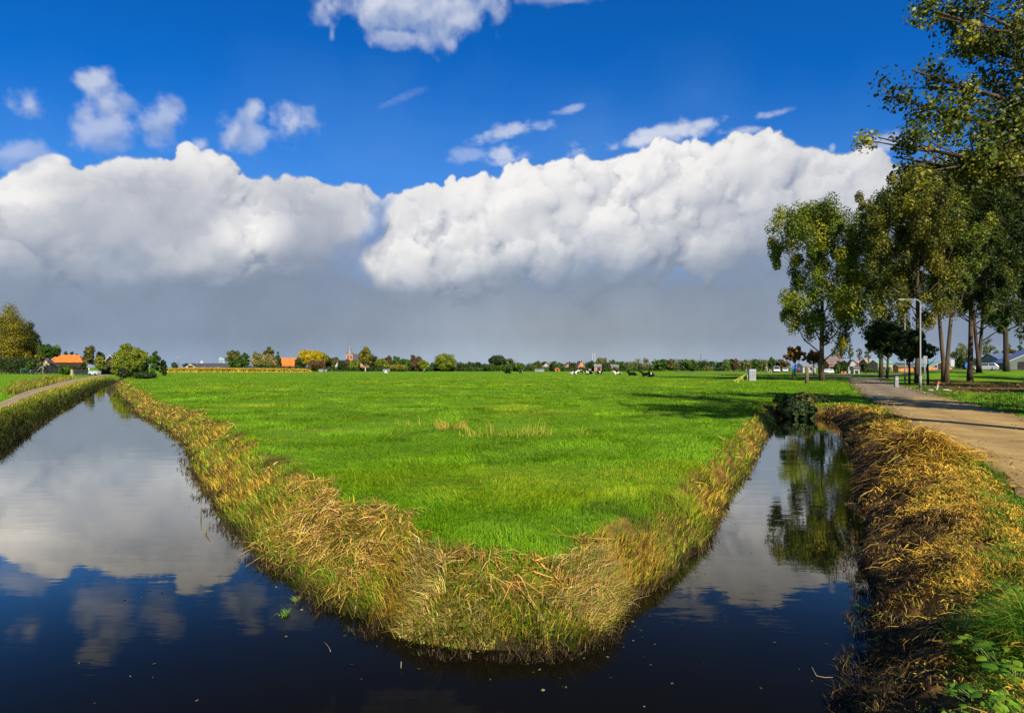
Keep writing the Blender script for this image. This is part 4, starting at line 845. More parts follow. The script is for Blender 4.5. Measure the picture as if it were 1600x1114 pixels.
G2 = [(.0897, .0975, .0094), (.1326, .1287, .0109), (.0429, .0562, .0070), (.1872, .1677, .0125)]
G3 = [(.0351, .0585, .0078), (.0546, .0780, .0094), (.0234, .0390, .0062)]
poplar('big spreading poplar on the bank at the head of the right ditch', 1284, 76, 322, 158, 101, [(.115, .155, .011), (.17, .20, .013), (.06, .09, .010), (.25, .24, .016)], (3, 3, 2, 1.2), .12, nl=450, leaf=.13)
poplar('poplar with yellowing crown behind the lamp post', 1434, 66, 258, 150, 202, G2, (3, 3, 2, 1.4), .22, nl=300, leaf=.122, tr=.24)
poplar('poplar with double forked trunk right of the lamp post', 1477, 69, 250, 120, 303, G1, (2, 2, 3, .6), .30, fork=2.5, nl=310, leaf=.122, tr=.28)
poplar('thick trunked poplar left of the silver estate car', 1517, 74, 236, 150, 404, G3 + [(.11, .13, .014)], (3, 3, 2, 1), .26, nl=390, leaf=.128, tr=.29, bark=BARK)
poplar('dark several stemmed poplar beside the silver estate car', 1529, 96, 300, 110, 505, G3, (3, 2, 3), .2, fork=2.6, nl=250, leaf=.18, tr=.34, bark=BARKD)
poplar('slimmer dark poplar in front of the blue roofed shed', 1571, 100, 280, 120, 606, G3, (3, 3, 2), .22, nl=270, leaf=.18, tr=.40, bark=BARKD)
poplar('poplar in the background between bank poplar and maple', 1376, 100, 300, 125, 707, G3 + G2[:1], (2, 2, 2, 2), .14, nl=300, leaf=.18, tr=.32, bark=BARKD)
poplar('dark poplar at the right edge of the picture', 1612, 84, 250, 120, 808, G3, (3, 3, 3), .2, nl=190, leaf=.2, tr=.4, bark=BARKD)

def near_tree():
    g = np.random.default_rng(77); x0, y0 = 15.8, 12.6; zb = -.02
    t = thing('poplar_tree', 'nearest poplar whose leafy branches hang in from the right edge', 'poplar tree', (x0, y0, zb)); b = MB()
    b.tube([(0, 0, -.3), (.05, 0, 2), (0, .1, 6), (-.1, .1, 11), (0, 0, 16), (.1, 0, 19)], [.46, .36, .31, .24, .13, .04], 12)
    K = []
    def limb(p0, p3, r0, n, spread, kr):
        p0, p3 = Vector(p0), Vector(p3); mid_ = p0.lerp(p3, .5) + Vector((0, 0, .25)); pts = [p0, p0.lerp(mid_, .55), mid_, mid_.lerp(p3, .5), p3]; b.tube(pts, [r0, r0 * .8, r0 * .6, r0 * .38, r0 * .1], 7)
        for j in range(n):
            q = .22 + .8 * (j + g.random()) / n; c = p0.lerp(p3, q) + Vector(g.normal(0, 1, 3) * spread); b.tube([p0.lerp(p3, q * .88) + Vector((0, 0, .2 * math.sin(q * 3.1))), p0.lerp(p3, q * .95).lerp(c, .6), c], [r0 * .2, r0 * .12, .008], 4)
            K.append((c.x, c.y, c.z, kr * g.uniform(.6, 1.3)))
    def P(px, py, d): return (ax(px, d) - x0, d - y0, hz(py, d) - zb)
    # limbs that reach into view, then the rest of the crown out of frame
    for px, py, d, n, sp in ((1372, 215, 12.2, 24, .34), (1385, 150, 12.8, 18, .32), (1425, 110, 12.4, 16, .36), (1460, 235, 11.8, 24, .32), (1440, 12, 12.6, 18, .36), (1480, 60, 13.2, 18, .40), (1530, 20, 11.8, 20, .42), (1510, 150, 12.6, 24, .42), (1535, 230, 13.0, 22, .36), (1560, 95, 12.0, 26, .45), (1590, 190, 12.4, 24, .42), (1480, -60, 12.5, 20, .5), (1600, -20, 12.0, 24, .5), (1395, 245, 12.6, 10, .18)):
        e = P(px, py, d); limb((0, 0, max(4.5, e[2] - 2.6)), e, .12, n, sp, .42)
    for i in range(26):
        a = g.uniform(0, 6.28); z = g.uniform(7, 17); l = g.uniform(2.5, 4.6) * (1 - max(0, z - 11) / 12)
        e = (math.cos(a) * l, math.sin(a) * l, z + 1.2)
        if x0 + e[0] < 11.2 and z < 11: continue
        limb((0, 0, z - 1), e, .1, 8, .55, .75)
    K = np.array(K); n = 165; V, Q, c = clump_leaves(K[:, :3], K[:, 3], n, .047, [(.075, .095, .010), (.12, .138, .012), (.05, .065, .009), (.25, .235, .018)], (3, 3, 2.4, 1.0), g, 1.0, .3)
    b.build('trunk', BARK, t); npmesh('crown', V, Q, None, c, LEAF, t)
near_tree()

for px_, d_, h_, sd, l in ((2825, 20, 18, 914, 'unseen poplar added for its shade beyond the roadside row, nearest one'), (2343, 35, 19, 915, 'unseen poplar added for its shade beyond the roadside row, middle one'), (1985, 58, 20, 916, 'unseen poplar added for its shade beyond the roadside row, farthest one'), (2330, 14, 17, 911, 'unseen poplar added for its shade along the road on the right, nearest one'), (1905, 40, 19, 912, 'unseen poplar added for its shade along the road on the right, middle one'), (1820, 54, 20, 913, 'unseen poplar added for its shade along the road on the right, farthest one')):  # unseen poplars, added only to cast shade on the road and verge
    poplar(l, px_, d_, HZ - (h_ - EYE) * FPX / d_, 9.5 * FPX / d_, sd, G3, (3, 3, 2), .2, nl=60, leaf=.22, tr=.3, bark=BARKD)
hedge_dark = T('dark shrub against the wall of the orange roofed farmhouse', 'shrub', 114, 168, 571, 26, 'dark', 'bush', 0); T('dark shrub at the right corner of the orange roofed farmhouse', 'shrub', 130, 160, 566, 16, 'dark', 'bush', 0); T('dark shrub left of the cream cottage', 'shrub', 55, 160, 568, 20, 'dark', 'bush', 0)

# ------------------------------------------------------------------ buildings
BRICK = mat('red_brick', (.36, .13, .07), .9, .2, 1.5); BRICKO = mat('orange_brick', (.48, .20, .07), .9, .2, 1.5); BRICKP = mat('pink_brick', (.34, .18, .11), .9, .15, .8); CREAMW = mat('cream_render', (.34, .28, .19), .85, .1, .8)
WHITE = mat('white_paint', (.34, .34, .32), .6, .06, 2); GREYP = mat('grey_paint', (.20, .21, .22), .6, .1, 2); TILEO = mat('orange_roof_tiles', (.62, .15, .022), .8, .14, 1.2); TILEB = mat('brown_roof_tiles', (.17, .12, .105), .85, .2, 1.2); TILED = mat('dark_roof_tiles', (.06, .06, .07), .8, .2, 1.2)
SLATE = mat('grey_slate', (.14, .15, .17), .6, .2, 1.5); GLASS = mat('window_glass', (.03, .04, .05), .12, .1, 1, spec=.6); WOODD = mat('dark_timber', (.028, .02, .016), .85, .2, 2); WOODO = mat('orange_timber', (.42, .19, .05), .8, .2, 2); BLUEP = mat('blue_paint', (.02, .10, .42), .5, .1, 2)
GREYG = mat('grey_green_cladding', (.10, .14, .11), .7, .15, .8); GREENR = mat('green_sheet_roof', (.18, .36, .27), .6, .12, .8); BLUER = mat('blue_grey_panels', (.10, .14, .24), .45, .15, 1.2); STEEL = mat('galvanised_steel', (.26, .27, .28), .45, .1, 6, metal=.5); DARKM = mat('dark_metal', (.03, .035, .04), .5, .15, 4); PALEGL = mat('pale_glass_cladding', (.32, .43, .52), .3, .1, .2)
RUB = mat('black_rubber', (.018, .018, .018), .85, .1, 5); GREENM = mat('green_metal', (.05, .24, .12), .5, .1, 3); YELM = mat('yellow_pipe', (.48, .44, .05), .5, .12, 5); REDP = mat('red_paint', (.50, .03, .02), .45, .08, 3); SILVER = mat('silver_car_paint', (.34, .36, .39), .3, .05, 3, metal=.35, spec=.5); WHITEC = mat('white_car_paint', (.52, .53, .54), .3, .04, 3, spec=.5); TAIL = mat('red_lamp_glass', (.42, .015, .01), .25, .05, 5, spec=.5)
LAMPG = mat('lamp_glass', (.7, .72, .72), .2, .05, 5, spec=.5); OAK = mat('weathered_post', (.13, .095, .05), .9, .3, 6, bump=.5); STONE = mat('pale_stone', (.30, .28, .22), .85, .15, 5)
def gz(x, y): return float(land(np.array([float(x)]), np.array([float(y)]))[0])

def house(name, label, cat, px0, px1, d, ridge_y, eave_y, depth, wall, roof, rot=0, gable=False, wins=(), door=None, chim=(), z0=None, group=None, hip=0, overhang=.3, trim=None, facade=None):
    "ridge along local x unless gable; wins = (x share, sill z, width, height)"
    pc = (px0 + px1) / 2; x, y = ax(pc, d), d; zb = gz(x, y) if z0 is None else z0
    Wd = (px1 - px0) / FPX * d; rz_ = hz(ridge_y, d) - zb; ez = hz(eave_y, d) - zb; D = depth
    t = thing(name, label, cat, (x, y, zb), -math.atan2(x, y) * .5 + R(rot), group); b = MB()
    hx, hy = Wd / 2, D / 2
    if not gable:
        b.box((0, 0, ez / 2 - .2), (Wd, D, ez + .4)) if hip else b.prism([(-hy, -.4), (hy, -.4), (hy, ez), (0, rz_ - .12), (-hy, ez)], -hx, hx)
        b.build('wall', wall, t); r = MB(); o = overhang
        if hip:
            h_ = hip * hx; vs = [(-hx - o, -hy - o, ez), (hx + o, -hy - o, ez), (hx + o, hy + o, ez), (-hx - o, hy + o, ez), (-hx + h_, 0, rz_), (hx - h_, 0, rz_)]
            r.add(vs, [(0, 1, 5, 4), (2, 3, 4, 5), (1, 2, 5), (3, 0, 4), (3, 2, 1, 0)])
        else:
            k = (rz_ - ez) / hy
            for s in (-1, 1): r.prism([(0, rz_), (s * (hy + o), ez - k * o), (s * (hy + o), ez - k * o + .16), (0, rz_ + .17)], -hx - .15, hx + .15)
        rf = r.build('roof', roof, t)
    else:
        b.prism([(-hx, -.4), (hx, -.4), (hx, ez), (0, rz_ - .12), (-hx, ez)], -hy, hy, axis='y'); b.build('wall', wall, t); r = MB(); k = (rz_ - ez) / hx
        for s in (-1, 1): r.prism([(0, rz_), (s * (hx + overhang), ez - k * overhang), (s * (hx + overhang), ez - k * overhang + .16), (0, rz_ + .17)], -hy - .2, hy + .2, axis='y')
        rf = r.build('roof', roof, t)
        if trim:
            q = MB()
            for s in (-1, 1): q.prism([(0, rz_ - .05), (s * (hx + overhang), ez - k * overhang - .05), (s * (hx + overhang), ez - k * overhang + .22), (0, rz_ + .22)], -hy - .32, -hy - .21, axis='y')
            q.build('barge_board', trim, t)
    for cx in chim: c = MB(); c.box((cx * hx, .3, rz_ + .45), (.6, .6, 1.3)); c.box((cx * hx, .3, rz_ + 1.14), (.74, .74, .1)); c.build('chimney', BRICK, rf)
    for (u, z, w, h) in wins:
        f = MB(); X = u * hx
        for sx in (-1, 1): f.box((X + sx * w / 2, -hy - .04, z + h / 2), (.1, .12, h + .1))
        for zz in (z, z + h): f.box((X, -hy - .04, zz), (w - .1, .12, .1))
        fo = f.build('window', WHITE, t); MB().box((X, -hy - .015, z + h / 2), (w - .1, .03, h - .1)).build('pane', GLASS, fo)
    if door: u, w, h = door; o_ = MB().box((u * hx, -hy - .03, h / 2), (w, .06, h)).build('door', WOODD, t); MB().box((u * hx + w * .35, -hy - .08, h * .48), (.06, .05, .16)).build('handle', STEEL, o_)
    return t
house('farmhouse', 'long farmhouse with bright orange hipped roof on the left', 'farmhouse', 87, 127, 182, 554.5, 566.5, 7, WOODD, TILEO, 8, hip=.32, wins=((-.6, .8, 1.1, 1.2), (.1, .8, 1.1, 1.2)), door=(.6, 1, 2.1), chim=())
house('cottage', 'small cottage with cream gable left of the orange roof', 'cottage', 65, 85, 172, 562, 572, 5, CREAMW, TILEB, 6, gable=True, wins=((-.45, .7, .8, 1.1), (.4, .7, .8, 1.1)), door=(0, .9, 2))
house('barn', 'dark barn with white barge boards left of the willow', 'barn', 163, 185, 150, 556, 571, 9, WOODD, TILED, 14, gable=True, trim=WHITE, door=(-.2, 2.4, 2.6))
house('barn', 'low dark roofed barn with pale gable beyond the maize', 'barn', 292, 311, 380, 568, 574.5, 8, CREAMW, TILED, -6, gable=True, door=(0, 3, 3)); house('barn', 'long dark barn left of the grey brown tree', 'barn', 312, 357, 360, 568, 574, 12, WOODD, TILED, 3, wins=((-.5, 1, 1.5, 1), (.4, 1, 1.5, 1)))
house('shed', 'long white low shed in front of the pale glass tower', 'shed', 322, 346, 460, 567, 570, 12, WHITE, GREYP, 0, wins=((-.4, 2, 3, 1.5), (.3, 2, 3, 1.5)))
house('barn', 'barn with large orange tiled roof left of the yellow tree', 'barn', 437, 464, 270, 560, 572, 9, BRICK, TILEO, -4, door=(.2, 2.6, 2.2)); house('outbuilding', 'low orange roofed outbuilding attached left of the big barn', 'outbuilding', 426, 437.5, 272, 565, 570.5, 6, BRICKO, TILEO, -4, wins=((-.2, .8, 1, .8),))
house('house', 'small white gabled house by the olive autumn tree', 'house', 524, 531, 266, 566, 572, 5, WHITE, TILEB, 5, gable=True, wins=((0, 1.0, .9, 1.1),)); house('shed', 'low white shed at the pasture edge under the church', 'shed', 500, 511, 245, 577.4, 578.6, 3, WHITE, GREYP, 0, door=(.3, .8, .9))
house('shed', 'low pale shed by the golden bush', 'shed', 599, 609, 246, 577.3, 578.8, 3, CREAMW, GREYP, 0, door=(.3, .8, .9)); house('farmhouse', 'farmhouse with white gable in the middle of the skyline', 'farmhouse', 849, 863, 266, 567, 575, 9, WHITE, TILEB, -12, gable=True, wins=((-.4, 1, 1, 1.2), (.3, 1, 1, 1.2)), door=(0, 1, 2))
house('shed', 'long low white shed left of the white gabled farmhouse', 'shed', 836, 850, 256, 577, 578.3, 4, WHITE, GREYP, 0, wins=((-.4, .2, 1, .4),)); house('shed', 'bright orange wooden shed at the foot of the white gable', 'shed', 867, 873.5, 252, 574.8, 577.5, 3, WOODO, TILEO, 8, gable=True, door=(0, .8, 1.2))
house('house', 'dark red brick house with steep gable', 'house', 881, 889, 264, 568.5, 573, 6, BRICK, TILEB, 10, gable=True, wins=((-.35, 1, .8, 1.1), (.35, 1, .8, 1.1))); house('house', 'bright orange brick house with steep roof right of the dark red one', 'house', 900.5, 911, 262, 564.5, 573, 7, BRICKO, TILEB, 10, gable=True, wins=((-.4, 1, .9, 1.2), (.35, 1, .9, 1.2), (0, 4, .8, 1)), chim=())
house('shed', 'light roofed shed with pinkish wall right of the twin masts', 'shed', 928, 939, 256, 569.5, 572.5, 5, BRICKP, GREYP, 0, door=(.3, 1.4, 1.8)); house('shed', 'low shed with pale flat roof among the olive trees', 'shed', 951, 966, 262, 570, 572, 6, CREAMW, GREYP, 0, wins=((0, .8, 1.4, .8),)); house('shed', 'tiny white shed in front of the dark round tree', 'shed', 920, 923, 250, 577, 578.5, 2, WHITE, GREYP, 0, door=(0, .4, .8))
house('brick_house', 'red brick house with large brown roof beyond the junction', 'house', 1287, 1312, 172, 558, 569.5, 8, BRICK, TILEB, 8, wins=((-.6, .9, 1.1, 1.2), (-.1, .9, 1.1, 1.2), (.5, .9, 1.1, 1.2)), door=(.2, 1, 2.1), chim=(.8,)); house('house', 'white gabled house behind the warning sign', 'house', 1324, 1337, 176, 563, 570, 7, WHITE, TILEB, -8, gable=True, wins=((-.4, .9, 1, 1.2), (.4, .9, 1, 1.2)))
house('house', 'white house with grey roof behind the blue sign', 'house', 1250, 1268, 200, 568, 572.5, 7, WHITE, GREYP, 4, wins=((-.5, .9, 1, 1), (.3, .9, 1, 1))); house('shed', 'small white shed with dark opening beside the warning sign', 'shed', 1332, 1340, 158, 573, 575.3, 3, WHITE, TILEB, 0, door=(.0, .8, 1))
house('barn', 'long shed with pale green sheet roof between maple and lamp', 'barn', 1366, 1386, 205, 563, 568.5, 10, CREAMW, GREENR, 0, wins=((-.3, 1, 1.5, 1), (.4, 1, 1.5, 1))); house('barn', 'long cream roofed barn left of the green sheet roof', 'barn', 1350, 1369, 215, 562, 567.5, 10, BRICKO, CREAMW, 0, wins=((0, 1, 1.5, 1),))
house('brick_shed', 'low orange brick shed left of the double trunked poplar', 'shed', 1440, 1474, 140, 566.5, 573.5, 6, BRICKO, GREENR, 12, z0=1.1, gable=True, wins=((-.4, .6, .8, .7), (.4, .6, .8, .7)), door=(0, 1, 1.6)); house('brick_shed', 'low orange brick wall like shed behind the lamp', 'shed', 1402, 1432, 150, 571, 573.5, 4, BRICKO, TILEB, 0, z0=1.1, wins=((-.3, .5, .8, .6),))
house('barn', 'blue roofed shed with pale verge at the right edge', 'barn', 1546, 1590, 150, 553.5, 566, 10, GREYP, BLUER, 16, z0=1.1, wins=((-.5, .6, 1.4, 1), (.2, .6, 1.4, 1)), door=(.7, 1.8, 1.9), overhang=.6); house('barn', 'pale green gabled barn with white edge cut by the right border', 'barn', 1572, 1660, 138, 544, 567, 12, GREYG, BLUER, -6, z0=1.1, gable=True, trim=WHITE, door=(-.5, 2.4, 2))

def church():
    d = 430; x = ax(546.5, d); t = thing('church', 'brick village church with pointed grey spire above the trees', 'church', (x, d, 0), R(12)); w = 4.8
    h1 = hz(553.5, d); b = MB(); b.box((0, 0, h1 / 2), (w, w, h1)); b.box((0, 0, h1 * .62), (w + .3, w + .3, .3)); b.box((0, 0, h1), (w + .4, w + .4, .35)); tw = b.build('tower', BRICKP, t)
    s = MB(); top = hz(537, d)
    n = 8; ring = lambda r, z: [(r * math.cos(math.pi / 8 + i * math.pi / 4), r * math.sin(math.pi / 8 + i * math.pi / 4), z) for i in range(n)]
    vs = ring(w * .56, h1 + .18) + ring(w * .30, h1 + 3.0) + ring(.06, top); s.add(vs, [(j * n + i, j * n + (i + 1) % n, (j + 1) * n + (i + 1) % n, (j + 1) * n + i) for j in (0, 1) for i in range(n)])
    sp = s.build('spire', SLATE, t); c = MB(); c.tube([(0, 0, top - .2), (0, 0, top + 1.3)], .07, 5); c.box((0, 0, top + .8), (.8, .12, .12)); c.build('cross', DARKM, sp)
    for sx in (-1, 1):
        for sy in (-1, 1): a = MB(); a.tube([(sx * w * .44, sy * w * .44, h1 + .1), (sx * w * .44, sy * w * .44, h1 + 2.2)], [.5, .03], 4); a.build('pinnacle', SLATE, t)
    for u in (-.22, .22): o = MB(); o.prism([(u * w - .4, h1 * .70), (u * w + .4, h1 * .70), (u * w + .4, h1 * .86), (u * w, h1 * .92), (u * w - .4, h1 * .86)], -w / 2 - .06, -w / 2 + .05, axis='y'); o.build('belfry_opening', WOODD, t)
    nv = MB(); nv.prism([(-4, 0), (4, 0), (4, 7), (0, 11.5), (-4, 7)], w / 2 + .02, w / 2 + 15); nv.build('nave', BRICKP, t); r = MB()
    for sgn in (-1, 1): r.prism([(0, 11.6), (sgn * 4.4, 6.7), (sgn * 4.4, 6.95), (0, 11.85)], w / 2 + .03, w / 2 + 15.2)
    r.build('nave_roof', TILED, t)
church()
def pylon(label, px, d, top, wpx):
    x = ax(px, d); H = hz(top, d); t = thing('power_pylon', label, 'pylon', (x, d, 0)); b = MB(); w = wpx / FPX * d / 2
    for sx in (-1, 1):
        for sy in (-1, 1): b.tube([(sx * w * .45, sy * w * .45, 0), (sx * w * .12, sy * w * .12, H * .6), (0, 0, H)], .16, 4)
    for k in range(8):
        z0, z1 = H * k / 9, H * (k + 1) / 9; r0, r1 = w * (.45 - .05 * k), w * (.45 - .05 * (k + 1))
        for s in (-1, 1): b.tube([(-s * r0, -r0, z0), (s * r1, -r1, z1)], .10, 4)
    b.build('lattice', GREYP, t)
    for z in (.66, .78, .9): MB().box((0, 0, H * z), (w * 2 * (1.25 - z * .5), .3, .3)).build('cross_arm', GREYP, t)
pylon('distant lattice power pylon above the far barns at left', 279, 560, 556, 9); pylon('faint distant power pylon above the far wood', 1095, 900, 549, 10)
for px, l in ((926, 'left one of the twin thin white masts'), (929.5, 'right one of the twin thin white masts')):
    d = 330; t = thing('radio_mast', l, 'mast', (ax(px, d), d, 0), 0, 'twin masts'); H = hz(550.5 if px < 928 else 549.5, d); MB().tube([(0, 0, 0), (0, 0, H)], [.2, .12], 6).build('pole', WHITE, t); MB().box((0, 0, H * .96), (.35, .35, 1.2)).build('antenna', STEEL, t)
def tower_block():
    d = 900; t = thing('tower_block', 'far pale blue glass tower block left of the grey brown tree', 'tower block', (ax(348.5, d), d, 0)); w = 9 / FPX * d; H = hz(560, d)
    MB().box((0, 0, H / 2), (w, 8, H)).build('facade', PALEGL, t)
    for k in range(5): MB().box((0, -4.06, H * (.35 + .13 * k)), (w * .96, .12, .7)).build('window_band', GLASS, t)
    MB().box((-w * .3, 0, H + .8), (w * .3, 4, 1.6)).build('plant_room', WHITE, t)
    t = thing('silo', 'far white silo building right of the pylon', 'silo', (ax(315.5, d), d, 0)); h = hz(564, d); MB().tube([(0, 0, 0), (0, 0, h)], 2.4, 14).build('body', WHITE, t); MB().tube([(0, 0, h), (0, 0, h + 1)], [2.5, .4], 14).build('lid', GREYP, t)
tower_block()

def maize():
    g = np.random.default_rng(31); n = 30000; d = g.uniform(206, 236, n) if False else 205 + 30 * g.random(n) ** 1.6; px = g.uniform(258, 486, n); x = (px - 800) / FPX * d; hgt = 1.9 * g.uniform(.75, 1.1, n)
    px_h = np.interp(px, [258, 300, 480, 486], [.8, 1, .75, .3]); V, Q, T_ = blades(np.stack([x, d, land(x, d)], -1), hgt * px_h * 1.05, .22 * g.uniform(.6, 1.3, n), g.uniform(0, 6.28, n), g.uniform(.05, .5, n), g.uniform(.1, .6, n), 33)
    tag(npmesh('maize_field', V, Q, T_, np.repeat(pal(g, n, [(.50, .33, .04), (.42, .29, .035), (.30, .24, .03), (.20, .20, .02)], (4, 3, 2, 1.2)), 5, 0), STRAW), kind='stuff')
maize()
def hedge(label, px0, px1, d, top, cols, seed):
    g = np.random.default_rng(seed); x0, x1 = ax(px0, d), ax(px1, d); n = max(6, int((x1 - x0) / .9)); H = hz(top, d); xs = np.linspace(0, x1 - x0, n); K = np.stack([xs, g.normal(0, .6, n), H * .55 * g.uniform(.8, 1.1, n)], -1); K = np.concatenate([K, K * [1, 1, .35], K * [1, 1, .7] + [.4, 0, 0]])
    t = thing('hedge', label, 'hedge', (x0, d, 0)); V, Q, c = clump_leaves(K, np.full(len(K), H * .42), 40, .26 * d / 250, cols, [1] * len(cols), g); npmesh('foliage', V, Q, None, c, LEAF, t)
hedge('clipped dark green hedge between maize and orange barn', 383, 481, 250, 569.5, PAL['dark'] + PAL['blue'], 1); hedge('dark hedge at the pasture edge right of the bright yellow tree', 506, 600, 256, 571.5, PAL['dark'], 2); hedge('green hedge beside the green roofed shed', 1362, 1400, 172, 570.5, PAL['green'], 3); hedge('low dark hedge along the village left of the flat topped tree', 600, 770, 258, 572, PAL['dark'] + PAL['green'], 4); hedge('low dark hedge right of the flat topped tree', 795, 1000, 258, 572, PAL['dark'] + PAL['green'], 5)

# ------------------------------------------------------------------ animals and people
def skin(name, pts, edges, rad, mats, parent, sub=1, matfn=None):
    me = bpy.data.meshes.new(name); me.from_pydata(pts, edges, []); o = bpy.data.objects.new(name, me); COL.objects.link(o)
    sk = o.modifiers.new('s', 'SKIN'); sk.use_smooth_shade = True; o.modifiers.new('u', 'SUBSURF').levels = sub
    for i, v in enumerate(me.skin_vertices[0].data): r = rad[i]; v.radius = r if hasattr(r, '__len__') else (r, r); v.use_root = (i == 0)
    bpy.context.view_layer.update(); m2 = bpy.data.meshes.new_from_object(o.evaluated_get(bpy.context.evaluated_depsgraph_get())); bpy.data.objects.remove(o); bpy.data.meshes.remove(me)
    m2.materials.clear()
    for q in mats: m2.materials.append(q)
    if matfn:
        for p in m2.polygons: p.material_index = matfn(p.center)
    m2.name = name; return link(name, m2, parent)
def cowhide(name, thr):
    m = bpy.data.materials.new(name); m.use_nodes = True; nt = m.node_tree; b = nt.nodes['Principled BSDF']; b.inputs['Roughness'].default_value = .9; b.inputs['Specular IOR Level'].default_value = .08; tc = nt.nodes.new('ShaderNodeTexCoord'); oi = nt.nodes.new('ShaderNodeObjectInfo')
    n = nt.nodes.new('ShaderNodeTexNoise'); n.noise_dimensions = '4D'; n.inputs['Scale'].default_value = 1.3; n.inputs['Detail'].default_value = 1; nt.links.new(tc.outputs['Object'], n.inputs[0]); k = nt.nodes.new('ShaderNodeMath'); k.operation = 'MULTIPLY'; k.inputs[1].default_value = 40; nt.links.new(oi.outputs['Random'], k.inputs[0]); nt.links.new(k.outputs[0], n.inputs['W'])
    r = nt.nodes.new('ShaderNodeValToRGB'); r.color_ramp.elements[0].position = thr; r.color_ramp.elements[0].color = (.006, .005, .005, 1); r.color_ramp.elements[1].position = thr + .03; r.color_ramp.elements[1].color = (.5, .47, .41, 1); nt.links.new(n.outputs[0], r.inputs[0]); nt.links.new(r.outputs[0], b.inputs['Base Color']); return m
HIDES = {'black': cowhide('black_hide', .9), 'pied': cowhide('pied_hide', .60), 'white': cowhide('white_hide', .45)}
HORN = mat('pink_skin', (.45, .27, .22), .7, .1, 5)
def cow(label, px, py, hide, lying, rz, d=None):
    d = d * 1.05; x = ax(px, d); t = thing('cow', label, 'cow', (x, d, gz(x, d) + .02), R(rz), 'cows in the pasture'); t.scale = (.86, .86, .86); z = .55 if lying else 1.02
    P = [(0, 0, z), (.55, 0, z + .03), (.85, 0, z + .08), (-.5, 0, z + .02), (-.8, 0, z + .06), (1.12, 0, z + (.34 if lying else .22)), (1.38, 0, z + (.58 if lying else .42)), (1.62, 0, z + (.50 if lying else .30)), (1.80, 0, z + (.40 if lying else .14))]
    E = [(0, 1), (1, 2), (0, 3), (3, 4), (2, 5), (5, 6), (6, 7), (7, 8)]; Rr = [(.40, .42), (.36, .42), (.27, .34), (.38, .42), (.24, .30), (.19, .24), (.13, .16), (.12, .13), (.09, .09)]
    for sx in (-1, 1):
        for fx, at_ in ((.72, 2), (-.72, 4)):
            i = len(P)
            if lying: P += [(fx * .9, sx * .34, z - .3), (fx * .9 + .35, sx * .44, .12), (fx * .9 + .02, sx * .46, .08)]
            else:
                kx = -.10 if fx < 0 else .0; P += [(fx, sx * .20, .72), (fx + kx, sx * .21, .40), (fx - kx * .3, sx * .21, .03)]
            E += [(at_, i), (i, i + 1), (i + 1, i + 2)]; Rr += [.16, .085, .06]
    b = skin('body', P, E, Rr, [HIDES[hide]], t)
    hx, hzz = P[6][0], P[6][2]
    for sx in (-1, 1): MB().ball((hx + .02, sx * .21, hzz + .05), (.05, .12, .06)).build('ear', HIDES[hide], t)
    MB().tube([(-.98, 0, z + .22), (-1.1, .02, z - .1), (-1.08, .03, max(.1, z - .65))], [.04, .03, .05], 5).build('tail', HIDES['black' if hide == 'black' else 'white'], t)
    if not lying: MB().ball((-.42, 0, z - .38), (.2, .16, .13)).build('udder', HORN, t)
    return t
cow('white cow lying alone far left in the pasture', 603, 587, 'white', True, 95, 150); cow('standing black and white cow before the small yellow tree', 664, 583, 'pied', False, 80, 185); cow('all black cow lying at the centre of the pasture', 794, 586, 'black', True, 178, 150); cow('standing black and white cow right of the lying black cow', 814, 585, 'pied', False, 65, 155)
cow('mostly white cow lying leftmost in the central herd', 896, 587.5, 'white', True, 10, 135); cow('dark standing cow in the middle of the central herd', 906, 586.5, 'pied', False, 200, 140); cow('black and white cow lying right of the standing dark cow', 921, 587, 'pied', True, 185, 138); cow('dark headed cow lying at the right end of the central herd', 935, 587, 'pied', True, 5, 138)
cow('white cow lying between the central herd and the right pair', 965, 588, 'white', True, 190, 132); cow('small black cow with white rump lying left of the right pair', 989, 590, 'black', True, 170, 112); cow('pied cow lying at the left of the right pair', 1011, 591, 'pied', True, 185, 104); cow('dark cow lying at the right end of the herd, nearest to the cabinet', 1018, 591.5, 'pied', True, 100, 102)

